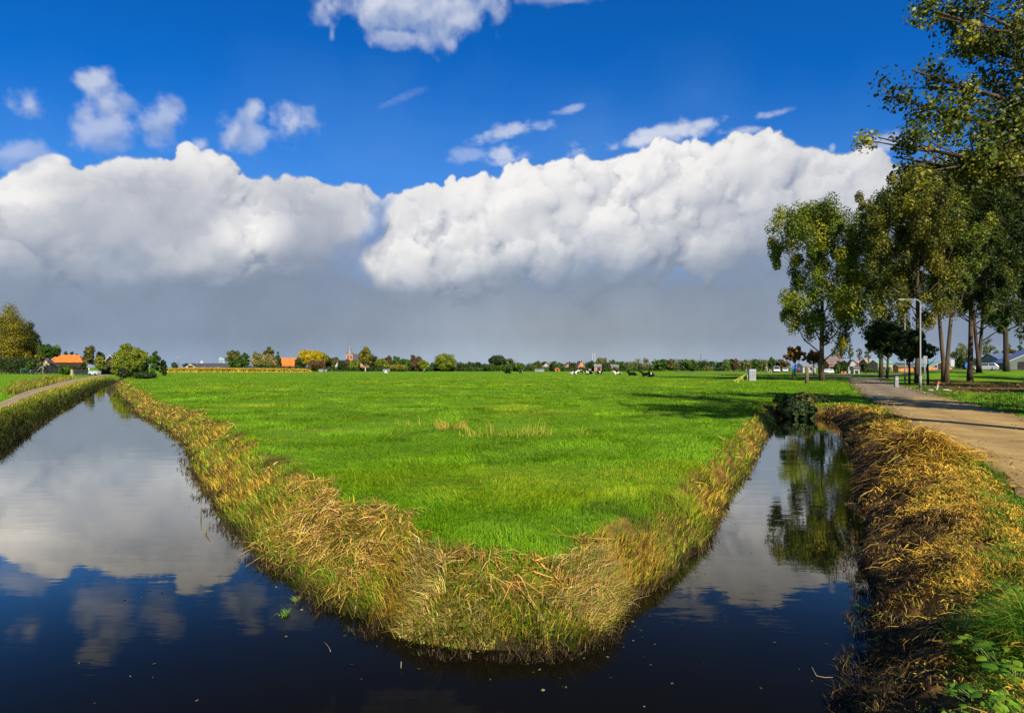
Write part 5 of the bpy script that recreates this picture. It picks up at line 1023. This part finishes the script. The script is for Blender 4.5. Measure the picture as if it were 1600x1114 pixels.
SKIN_ = mat('skin', (.52, .32, .24), .6, .06, 8); HAIR = mat('brown_hair', (.06, .04, .025), .8, .2, 20)
CLOTH = {'blue': mat('blue_cloth', (.03, .09, .42), .8, .1, 10), 'red': mat('red_cloth', (.42, .03, .02), .8, .1, 10), 'grey': mat('grey_cloth', (.30, .30, .32), .8, .1, 10), 'dark': mat('dark_cloth', (.025, .028, .04), .85, .1, 10)}
def person(label, px, d, top, legs, rz, seated=False, zoff=0, face=True):
    x = ax(px, d); t = thing('person', label, 'person', (x, d, gz(x, d) + zoff), R(rz)); 
    if seated: P = [(0, 0, .95), (0, .06, 1.15), (0, .16, 1.42), (0, .20, 1.55), (0, .24, 1.68), (0, .24, 1.80)]
    else: P = [(0, 0, .95), (0, 0, 1.15), (0, 0, 1.42), (0, 0, 1.52), (0, .02, 1.64), (0, .02, 1.76)]
    E = [(0, 1), (1, 2), (2, 3), (3, 4), (4, 5)]; Rr = [(.15, .12), (.14, .11), (.17, .12), .055, (.085, .10), (.07, .08)]
    for s in (-1, 1):
        i = len(P)
        if seated: P += [(s * .10, .02, .90), (s * .13, .42, .86), (s * .13, .30, .42), (s * .13, .42, .36)]; sh = [(s * .2, .16, 1.42), (s * .25, .33, 1.18), (s * .24, .58, 1.10), (s * .24, .68, 1.08)]
        else: P += [(s * .09, 0, .88), (s * .11, .03 + .10 * s, .48), (s * .11, .16 * s - .02, .07), (s * .12, .16 * s + .12, .04)]; sh = [(s * .20, 0, 1.40), (s * .25, -.03, 1.12), (s * .25, .07, .86), (s * .25, .09, .76)]
        E += [(0, i), (i, i + 1), (i + 1, i + 2), (i + 2, i + 3)]; Rr += [.095, .065, .045, .04]
        i = len(P); P += sh; E += [(2, i), (i, i + 1), (i + 1, i + 2), (i + 2, i + 3)]; Rr += [.06, .045, .035, .032]
    hz_ = 1.54
    skin('body', P, E, Rr, [SKIN_, CLOTH[top], CLOTH[legs]], t, 1, lambda c: 0 if c.z > hz_ or (abs(c.x) > .2 and (c.z < .84 or (seated and c.y > .6))) else (1 if c.z > .97 and not (seated and c.z < .98) else 2))
    hd = P[4]; MB().ball((hd[0], hd[1] - .02, hd[2] + .06), (.095, .11, .09), nu=10, nv=6).build('hair', HAIR, t)
    return t
person('walker in a blue top beside the brick house', 1304, 176, 'blue', 'blue', 20); person('walker in a pale grey top right of the blue one', 1312.5, 176, 'grey', 'grey', 40)
def bicycle(label, px, d, rz):
    x = ax(px, d); t = thing('bicycle', label, 'bicycle', (x, d, gz(x, d)), R(rz))
    for y in (-.52, .52):
        w = MB(); n = 18; w.tube([(0, y + .33 * math.cos(2 * math.pi * k / n), .35 + .33 * math.sin(2 * math.pi * k / n)) for k in range(n + 1)], .022, 5, cap=False)
        for k in range(8): a = 2 * math.pi * k / 8; w.tube([(0, y, .35), (0, y + .32 * math.cos(a), .35 + .32 * math.sin(a))], .004, 3)
        w.build('wheel', RUB, t)
    f = MB(); f.tube([(0, -.52, .35), (0, -.18, .88)], .016, 5); f.tube([(0, -.05, .33), (0, -.2, .92)], .018, 5); f.tube([(0, -.05, .33), (0, .40, .80)], .018, 5); f.tube([(0, -.17, .85), (0, .40, .82)], .018, 5); f.tube([(0, -.52, .35), (0, -.05, .33)], .014, 5); f.tube([(0, .52, .35), (0, .38, .98)], .018, 5); f.build('frame', DARKM, t)
    MB().ball((0, -.22, .94), (.07, .13, .035)).build('saddle', RUB, t); MB().tube([(-.27, .26, 1.06), (-.1, .38, 1.02), (.1, .38, 1.02), (.27, .26, 1.06)], .015, 5).build('handlebar', STEEL, t)
bicycle('bicycle ridden by the cyclist in red', 1247.5, 158, -170); person('cyclist in a red jacket left of the wooden post', 1247.5, 158, 'red', 'dark', -170, True); bicycle('bicycle ridden by the dark clothed cyclist', 1268.5, 158, -165); person('dark clothed cyclist right of the wooden post', 1268.5, 158, 'dark', 'dark', -165, True)

# ------------------------------------------------------------------ vehicles
def car(name, label, cat, px, d, rz, paint, L=4.6, Wd=1.8, Hh=1.5, van=False, z0=None):
    x = ax(px, d); t = thing(name, label, cat, (x, d, (gz(x, d) if z0 is None else z0) + .03), R(rz)); h = L / 2; w = Wd / 2      # nose towards -y
    sh = Hh * (.50 if van else .60)
    prof = [(-h, .30), (-h + .05, .62), (-h + .18, sh * .86), (-h * .50, sh), (h - .12, sh + .04), (h, sh * .8), (h, .34), (h - .12, .22), (-h + .15, .22)]
    MB().prism(prof, -w, w).build('body', paint, t, bevel=.07)
    a0, a1, b0, b1 = ((-h * .78, -h * .52, h - .06, h - .10) if van else (-h * .50, -h * .14, h - .10, h * .72)); cab = [(a0, sh - .02), (b0, sh - .02), (b1, Hh - .05), (a1, Hh - .05)]
    m = MB(); wt = w * .82
    vs = [(sx * (w - .04 if z < sh else wt), y, z) for sx in (-1, 1) for y, z in cab]; m.add(vs, [(0, 3, 2, 1), (4, 5, 6, 7), (0, 1, 5, 4), (1, 2, 6, 5), (2, 3, 7, 6), (3, 0, 4, 7)]); m.build('cabin', paint, t, bevel=.06)
    def quad(nm, pts, ma): o = MB(); q = [Vector(p) for p in pts]; nn = (q[1] - q[0]).cross(q[2] - q[0]).normalized() * .012; o.add([p + nn for p in q] + [p - nn for p in q], [(0, 1, 2, 3), (7, 6, 5, 4), (0, 4, 5, 1), (1, 5, 6, 2), (2, 6, 7, 3), (3, 7, 4, 0)]); return o.build(nm, ma, t)
    zi = lambda f: sh + .05 + (Hh - .17 - sh) * f
    lerp = lambda f: (a0 + (a1 - a0) * (zi(f) - sh) / (Hh - sh), b0 + (b1 - b0) * (zi(f) - sh) / (Hh - sh)); wi = lambda f: (w - .04) + (wt - w + .04) * (zi(f) - sh) / (Hh - sh)
    quad('windscreen', [(-wi(0) + .1, lerp(0)[0] - .015, zi(0)), (wi(0) - .1, lerp(0)[0] - .015, zi(0)), (wi(1) - .1, lerp(1)[0] - .015, zi(1)), (-wi(1) + .1, lerp(1)[0] - .015, zi(1))], GLASS); quad('rear_window', [(wi(0) - .12, lerp(0)[1] + .015, zi(0)), (-wi(0) + .12, lerp(0)[1] + .015, zi(0)), (-wi(1) + .12, lerp(1)[1] + .015, zi(1)), (wi(1) - .12, lerp(1)[1] + .015, zi(1))], GLASS)
    for s in (-1, 1):
        ys = [(.10, .52), (.56, .94)] if not van else [(.08, .34)]
        for u0, u1 in ys: q = [(s * (wi(f) + .012), lerp(f)[0] + (lerp(f)[1] - lerp(f)[0]) * u, zi(f)) for f, u in ((0, u0), (0, u1), (1, u1), (1, u0))]; quad('side_window', q, GLASS)
        for y in (-h * .62, h * .62):
            r_ = .33; wh = MB().tube([(s * (w - .20), y, r_), (s * (w + .01), y, r_)], r_, 18).build('wheel', RUB, t); MB().tube([(s * (w + .005), y, r_), (s * (w + .025), y, r_)], [.21, .19], 12).build('rim', STEEL, wh)
        MB().ball((s * (w - .28), -h + .10, .66), (.2, .09, .10)).build('headlight', LAMPG, t); MB().box((s * (w - .14), h - .02, sh * .86), (.24, .10, .26)).build('tail_light', TAIL, t); MB().ball((s * (w + .09), a0 + .3, sh + .12), (.10, .07, .08)).build('mirror', paint, t)
    MB().box((0, -h + .02, .40), (Wd * .92, .14, .2)).build('bumper', RUB, t); MB().box((0, h - .01, .42), (Wd * .92, .14, .2)).build('bumper', RUB, t)
    for y, ma in ((h + .065, STEEL), (-h - .055, STEEL)): MB().box((0, y, .5), (.5, .02, .11)).build('number_plate', ma, t)
    return t
car('white_van', 'white van facing the viewer on the far road', 'van', 1213, 205, -20, WHITEC, 5.0, 2.0, 2.3, True); car('parked_car', 'small white car right of the white van on the far road', 'car', 1227, 208, -24, WHITEC, 4.0, 1.75, 1.75)
car('estate_car', 'silver estate car parked under the poplars', 'car', 1536, 116, -118, SILVER, 4.7, 1.8, 1.52, z0=gz(ax(1536, 116), 116)); car('parked_car', 'white car parked before the brick house', 'car', 1297, 166, 80, WHITEC, 4.2, 1.75, 1.4)

# ------------------------------------------------------------------ street furniture
def lamp(label, px, d, top, rz):
    x = ax(px, d); zb = gz(x, d); H = hz(top, d) - zb; t = thing('street_lamp', label, 'street lamp', (x, d, zb), R(rz), 'street lamps along the road')
    arm = 1.15; r = .35; arc = [(-r + r * math.cos(a), 0, H - r + r * math.sin(a)) for a in np.linspace(0, math.pi / 2, 8)]
    MB().tube([(0, 0, -.3), (0, 0, 1.0), (0, 0, H - r)], [.068, .06, .048], 12).build('pole', POLE, t); MB().tube(arc + [(-r - arm * .3, 0, H + .01), (-arm, 0, H + .02)], [.055] * 8 + [.045, .04], 10).build('arm', POLE, t); MB().tube([(0, 0, .35), (0, 0, 1.2)], [.10, .095], 12).build('service_door', POLE, t)
    hd = MB(); hd.ball((-arm - .22, 0, H + .02), (.36, .13, .07), nu=16, nv=8); ho = hd.build('lamp_head', POLE, t); MB().ball((-arm - .24, 0, H - .03), (.24, .09, .045), nu=12, nv=6).build('lens', LAMPG, ho)
POLE = mat('pale_lamp_paint', (.22, .215, .19), .5, .1, 3)
lamp('tall pale street lamp with arm to the left beside the road', 1438, 43, 468.5, 0); lamp('farther street lamp half hidden behind the dark maple', 1414, 66, 477, 35)
def sign_post(name, label, cat, px, d, top, parts, rz=0):
    x = ax(px, d); zb = gz(x, d); H = hz(top, d) - zb; t = thing(name, label, cat, (x, d, zb), R(rz)); MB().tube([(0, 0, -.2), (0, 0, H)], .03, 8).build('post', STEEL, t); parts(t, H); return t
sign_post('road_sign', 'back of a tall grey road sign on a thin post right of the lamp', 'road sign', 1445, 44, 556, lambda t, H: MB().box((0, -.05, H - .32), (.30, .03, .62)).build('sign_plate', GREYP, t))
def tri(t, H):
    s = .9; A = [(-s / 2, H - .05), (s / 2, H - .05), (0, H - .83)]; B = [(-s / 2 + .17, H - .15), (s / 2 - .17, H - .15), (0, H - .63)]; p = MB().prism(A, -.07, -.045, axis='y').build('sign_plate', REDP, t); MB().prism(B, -.085, -.072, axis='y').build('sign_face', WHITE, p)
sign_post('yield_sign', 'red and white inverted triangle yield sign at the junction', 'road sign', 1341, 138, 563, tri)
def bl(t, H):
    for z in (H - .35, H - 1.1): MB().box((0, -.06, z), (1.3, .04, .66)).build('sign_plate', BLUEP, t)
sign_post('direction_sign', 'blue direction sign under the rusty autumn tree', 'road sign', 1241, 150, 571, bl)
sign_post('information_board', 'blue board standing left of the silver estate car', 'board', 1510, 128, 567, lambda t, H: MB().box((0, -.06, H - .5), (.75, .05, 1.0)).build('sign_plate', BLUEP, t))
sign_post('information_board', 'white board standing right of the double trunked poplar', 'board', 1488, 132, 562, lambda t, H: MB().box((0, -.06, H - .75), (.9, .05, 1.5)).build('sign_plate', WHITE, t))
def bollard(label, px, d, top):
    x = ax(px, d); zb = gz(x, d); H = hz(top, d) - zb; t = thing('bollard', label, 'bollard', (x, d, zb)); MB().prism([(-.16, -.2), (.16, -.2), (.15, H - .08), (.10, H), (-.10, H), (-.15, H - .08)], -.09, .09, axis='y').build('body', GREYP, t); MB().box((0, -.094, H * .76), (.2, .008, .14)).build('reflector', WHITE, t)
bollard('grey concrete bollard on the verge left of the lamp', 1400.5, 52, 588)
def marker():
    x, d = ax(1463, 45), 45; t = thing('marker_post', 'tilted red and white marker post right of the lamp', 'post', (x, d, gz(x, d)), 0); t.rotation_euler = (0, R(13), 0)
    MB().box((0, 0, .25), (.12, .12, .7)).build('post', WHITE, t); MB().box((0, 0, .49), (.128, .128, .12)).build('red_band', REDP, t); MB().box((0, 0, .67), (.128, .128, .14)).build('red_band', REDP, t)
    for px, w, l in ((1453, .45, 'flat pale stone left of the tilted marker post'), (1477, .6, 'flat pale stone right of the tilted marker post')):
        d2 = 43.5; x2 = ax(px, d2); s = thing('stone', l, 'stone', (x2, d2, gz(x2, d2) + .06)); MB().ball((0, 0, .03), (w / 2, .25, .10), nu=12, nv=6).build('rock', STONE, s)
marker()
def posts():
    d = 62; x = ax(1260.5, d); t = thing('wooden_post', 'thick weathered wooden post at the head of the right ditch', 'post', (x, d, gz(x, d))); MB().tube([(0, 0, -.4), (.02, 0, .9), (0, 0, hz(573.5, d) - gz(x, d))], [.20, .19, .17], 10).build('trunk', OAK, t); MB().ball((0, 0, hz(573.5, d) - gz(x, d)), (.17, .17, .05)).build('cap', OAK, t)
    d = 85; x = ax(1237, d); t = thing('wooden_post', 'pale leaning post below the rusty autumn tree', 'post', (x, d, gz(x, d)), 0); t.rotation_euler = (0, R(10), 0); MB().tube([(0, 0, -.3), (0, 0, 1.3)], [.11, .09], 8).build('shaft', STONE, t); MB().ball((0, 0, 1.3), (.09, .09, .03)).build('cap', STONE, t)
    for i, (px, a, l) in enumerate(((1200, -14, 'white leaning road post left of the van, tallest'), (1202.5, 0, 'short upright white road post left of the van, middle'), (1205, 0, 'short upright white road post nearest to the van'))):
        d = 185; x = ax(px, d); t = thing('road_post', l, 'post', (x, d, gz(x, d)), 0, 'white road posts'); t.rotation_euler = (0, R(a), 0); h = 2.2 if i == 0 else 1.1; MB().tube([(0, 0, -.2), (0, 0, h)], [.13, .10], 6).build('shaft', WHITE, t); MB().box((0, -.1, h * .8), (.16, .05, .2)).build('reflector', REDP if i else WHITE, t)
posts()
def cabinet():
    d = 80; x = ax(1174.5, d); zb = gz(x, d); H = hz(577.8, d) - zb; t = thing('cabinet', 'light grey metal cabinet standing in the pasture', 'cabinet', (x, d, zb), R(6)); MB().box((0, 0, H / 2), (.95, .6, H)).build('housing', STEELP, t, bevel=.02); MB().box((0, 0, H + .04), (1.03, .68, .08)).build('lid', STEELP, t)
    for k in (-1, 0, 1): MB().box((k * .3, -.315, H * .5), (.24, .03, H * .86)).build('door', GREYP, t)
    for o, l in ((0, 'upper yellow pipe rail slanting down left of the cabinet'), (1, 'lower yellow pipe rail slanting down left of the cabinet')):
        p0 = Vector((ax(1169 - o, 81 - 2 * o), 81 - 2 * o, 0)); p1 = Vector((ax(1147 + 5 * o, 71 - 3 * o), 71 - 3 * o, 0)); tt = thing('pipe_rail', l, 'rail', (p0.x, p0.y, gz(p0.x, p0.y)), 0, 'yellow pipe rails'); v = p1 - p0
        MB().tube([(0, 0, 1.05 - .1 * o), tuple(v * .5 + Vector((0, 0, .62))), tuple(v + Vector((0, 0, .12)))], .045, 6).build('rail', YELM, tt)
        for f, h in ((.02, 1.05 - .1 * o), (.5, .62), (.96, .15)): MB().tube([tuple(v * f + Vector((0, 0, -.1))), tuple(v * f + Vector((0, 0, h)))], .035, 6).build('upright', YELM if f < .9 else WHITE, tt)
STEELP = mat('light_grey_metal', (.36, .39, .45), .5, .08, 3); cabinet()
def fence(label, px0, px1, d, top, ma, n, rails, cat='fence'):
    x0, x1 = ax(px0, d), ax(px1, d); H = hz(top, d) - gz((x0 + x1) / 2, d); t = thing('fence', label, cat, (x0, d, gz((x0 + x1) / 2, d)))
    for k in range(n + 1): MB().box(((x1 - x0) * k / n, 0, H / 2 - .1), (.14, .14, H + .2)).build('fence_post', ma, t)
    for z in rails: MB().box(((x1 - x0) / 2, -.09, H * z), (x1 - x0, .04, .11)).build('rail', ma, t)
fence('long dark paddock fence along the far side of the left meadow', -40, 128, 150, 577, WOODD, 24, (.35, .9)); fence('short white fence right of the green goal frame', 47, 58, 152, 577, WHITE, 4, (.3, .6, .9)); fence('dark metal railing in front of the orange roofed farmhouse', 118, 138, 138, 578, DARKM, 10, (.1, .95))
def farm_bits():
    d = 150; x = ax(40, d); t = thing('goal_frame', 'green goal frame with net in the left meadow', 'goal', (x, d, gz(x, d))); f = MB(); w, h = 1.25, 1.5
    for s in (-1, 1): f.tube([(s * w, 0, -.1), (s * w, 0, h)], .06, 6); f.tube([(s * w, 0, h), (s * w, 1.0, 0)], .04, 6)
    f.tube([(-w, 0, h), (w, 0, h)], .06, 6); f.build('frame', GREENM, t); n = MB()
    for k in range(13): u = -w + 2 * w * k / 12; n.tube([(u, 0, h), (u, 1.0, 0)], .012, 3)
    for k in range(8): q = k / 8; n.tube([(-w, q, h * (1 - q)), (w, q, h * (1 - q))], .012, 3)
    n.build('net', GREENM, t)
    d = 156; x = ax(60, d); t = thing('slide', 'white play slide beside the cream cottage', 'slide', (x, d, gz(x, d)), R(20)); MB().tube([(-.9, 0, .1), (-.3, 0, .5), (.5, 0, 1.8), (.8, 0, 1.85)], .2, 8, flat=(1.4, .35)).build('chute', WHITE, t); l = MB()
    for s in (-1, 1): l.tube([(1.2, s * .25, 0), (.8, s * .25, 2.1)], .04, 5)
    for k in range(5): l.tube([(1.15 - .08 * k, -.25, .3 + .38 * k), (1.15 - .08 * k, .25, .3 + .38 * k)], .03, 5)
    l.build('ladder', WHITE, t)
    d = 132; x = ax(148, d); t = thing('water_tank', 'low pale tank standing on wheels at the end of the path', 'tank', (x, d, gz(x, d)), R(-8)); MB().box((0, 0, .62), (2.3, 1.1, .75)).build('body', STEELP, t, bevel=.08)
    for s in (-1, 1): MB().tube([(s * .7, -.62, .25), (s * .7, -.5, .25)], .25, 14).build('wheel', RUB, t)
    MB().tube([(0, 0, .99), (0, 0, 1.08)], .22, 12).build('lid', GREYP, t)
    d = 128; x = ax(113, d); t = thing('gate_pillar', 'cream gate pillar in front of the farmhouse garden', 'pillar', (x, d, gz(x, d))); MB().box((0, 0, .55), (.42, .42, 1.3)).build('shaft', CREAMW, t); MB().prism([(-.3, 1.2), (.3, 1.2), (.22, 1.32), (-.22, 1.32)], -.3, .3).build('cap', CREAMW, t)
farm_bits()

# ------------------------------------------------------------------ small plants on the water and in the field
def tuft(label, px, py, n, h, cols, seed, spread, cat='grass tuft'):
    g = np.random.default_rng(seed); x, y = at(px, py); zb = gz(x, y); a = g.uniform(0, 6.28, n); r = spread * np.sqrt(g.random(n)); n = int(n * .85); a = a[:n]; r = r[:n]; P = np.stack([np.cos(a) * r * 1.6, np.sin(a) * r, 0 * a - .02], -1)
    V, Q, T_ = blades(P, h * g.uniform(.3, 1.0, n) * np.where(g.random(n) < .75, .6, 1), .016 * g.uniform(.6, 1.3, n), a + g.normal(0, .6, n), g.uniform(.05, .45, n), g.uniform(.05, .5, n), seed); o = npmesh('grass_tuft' if label else 'grass_patch', V, Q, T_, np.repeat(pal(g, n, cols), 5, 0), GRASS); o.location = (x, y, zb); tag(o, label, cat) if label else tag(o, kind='stuff')
YT = [(.40, .37, .04), (.28, .34, .025), (.16, .28, .01), (.12, .22, .008), (.38, .31, .05)]
tuft('tall yellowish grass tuft in the shallow drain, leftmost', 662, 665, 150, .55, YT, 1, .55); tuft('small straw coloured grass tuft between the two bigger ones', 706, 671, 160, .55, [(.52, .36, .06), (.45, .30, .05)], 2, .28); tuft('largest yellow green grass tuft in the middle of the pasture', 795, 679, 420, .70, YT, 3, .75); tuft('low dark green clump right of the small straw tuft', 730, 673, 240, .25, [(.05, .14, .01), (.07, .17, .01)], 4, .6); tuft(None, 766, 682, 200, .22, YT, 5, .5); tuft(None, 875, 680, 140, .35, YT, 6, .9)
def w_at(px, py): x, y = at(px, py, WL); return x, y, WL
def stick(name, label, cat, px, py, pts, r, ma):
    MBo = MB().tube(pts, [q * .55 for q in r], 5).build(name, ma); tag(MBo, label, cat).location = w_at(px, py)
STK = mat('reed_stalk', (.18, .16, .03), .7, .2, 20); DRY = mat('bleached_twig', (.24, .20, .12), .8, .2, 20)
stick('reed_stalk', 'upright reed stalk standing in the left ditch', 'reed', 314, 807, [(0, 0, -.1), (0, 0, .12), (.01, 0, .22)], [.016, .015, .008], STK); stick('reed_stalk', 'bent reed stub leaning right in the left ditch', 'reed', 320, 833, [(0, 0, -.1), (.02, 0, .04), (.08, 0, .13)], [.016, .018, .008], STK)
stick('reed_stalk', 'thin reed standing near the bank of the left ditch', 'reed', 290, 738, [(0, 0, -.1), (.02, 0, .25)], [.012, .006], STK); stick('floating_twig', 'thin floating twig in the dark water left of the point', 'twig', 515, 1012, [(-.10, .12, .006), (-.03, .03, .012), (.02, -.05, .01), (.04, -.10, .02)], [.003, .004, .005, .007], DRY); stick('floating_twig', 'short pale stub floating below the point', 'twig', 626, 1043, [(0, 0, -.05), (.005, 0, .05)], [.008, .006], DRY)
stick('floating_twig', 'forked bleached twig floating at the bottom right', 'twig', 1285, 1060, [(-.05, .06, .06), (-.035, .02, .012), (.02, 0, .01), (.08, .0, .012)], [.004, .006, .006, .003], DRY); stick('floating_twig', 'pale curved stem floating near the right bank', 'twig', 1330, 788, [(-.12, 0, .01), (0, .03, .014), (.16, .02, .01)], [.006, .008, .004], DRY); stick('floating_twig', 'slender dry stem poking from the water right of the point', 'twig', 985, 962, [(-.10, 0, -.02), (.05, .05, .14), (.22, .08, .17)], [.004, .004, .002], DRY)
def sprig(label, px, py, s, seed, cols):
    g = np.random.default_rng(seed); n = 46; a = g.uniform(0, 6.28, n); P = np.stack([.3 * s * g.normal(0, 1, n), .3 * s * g.normal(0, 1, n), 0 * a], -1); V, Q, T_ = blades(P, s * g.uniform(.4, 1, n), .008 * g.uniform(.6, 1.2, n), a, g.uniform(.3, .95, n), g.uniform(.1, .3, n), seed); tag(npmesh('water_plant', V, Q, T_, np.repeat(pal(g, n, cols), 5, 0), GRASS), label, 'water plant').location = w_at(px, py)
sprig('spiky green water plant floating left of the point', 446, 960, .09, 1, [(.15, .28, .03), (.08, .2, .03)]); sprig('green water plant beside the right bank', 1352, 955, .13, 2, [(.13, .26, .03), (.2, .25, .04)]); sprig('small sprig of floating weed close to the left bank', 462, 937, .08, 3, [(.2, .26, .05), (.3, .3, .08)]); sprig('pale weed floating in the right ditch by the bank foot', 1346, 925, .09, 4, [(.4, .35, .12), (.2, .24, .05)])
def broadleaf(label, px, py, s, n, seed, z=0.0):
    g = np.random.default_rng(seed); x, y = at(px, py, z); zb = gz(x, y); t = thing('broadleaf_plant', label, 'plant', (x, y, zb)); st = MB(); n = int(n * 1.5)
    for i in range(n):
        a = g.uniform(0, 6.28); r = s * g.uniform(.1, 1.2); h = s * g.uniform(.35, 1.0); c = Vector((math.cos(a) * r, math.sin(a) * r, h)); st.tube([(0, 0, 0), tuple(c * .6 + Vector((0, 0, h * .15))), tuple(c)], .003, 4)
        L_ = s * g.uniform(.22, .45); yaw = a + g.normal(0, .5); tl = g.uniform(-.4, .6); u = Vector((math.cos(yaw) * math.cos(tl), math.sin(yaw) * math.cos(tl), -math.sin(tl))); v = Vector((-math.sin(yaw), math.cos(yaw), g.uniform(-.3, .3))).normalized(); nn = u.cross(v); o = c - u * L_ * .3
        ring = [(0, 0), (-.05, .30), (.12, .48), (.36, .50), (.52, .42), (.72, .30), (1, 0), (.72, -.30), (.52, -.42), (.36, -.50), (.12, -.48), (-.05, -.30)]; k = len(ring)
        V = [tuple(o + u * L_ * p + v * L_ * q * g.uniform(.85, 1.1) - nn * L_ * (.3 * abs(q) + .25 * p * p)) for p, q in ring] + [tuple(o + u * L_ * .35)]
        cc = np.array([(.16, .31, .016), (.22, .36, .02), (.11, .25, .014)])[g.integers(3)] * g.uniform(.7, 1.1); npmesh('leaf', np.array(V), None, np.array([(j, (j + 1) % k, k) for j in range(k)]), np.array([cc] * (k + 1)), GRASS, t, True)
    st.build('stem', GREENS, t)
GREENS = mat('green_stem', (.10, .18, .03), .6, .15, 20)
for px, py, s, n, l in ((1562, 1012, .20, 16, 'broad leaved plant with the largest leaves on the right verge'), (1545, 1085, .17, 14, 'leafy weed at the bottom of the right verge'), (1590, 1050, .20, 14, 'leafy weed cut by the right border near the bottom'), (1520, 930, .12, 12, 'small round leaved weed on the straw of the right bank'), (1585, 930, .16, 14, 'leafy weed among the long grass right of the straw'), (1500, 1105, .13, 12, 'low weed at the bottom edge where straw meets grass'), (1556, 905, .10, 12, 'small weed at the upper end of the long grass'), (1575, 1105, .16, 12, 'leafy weed in the bottom right corner')):
    broadleaf(l, px, py, s, n, px)
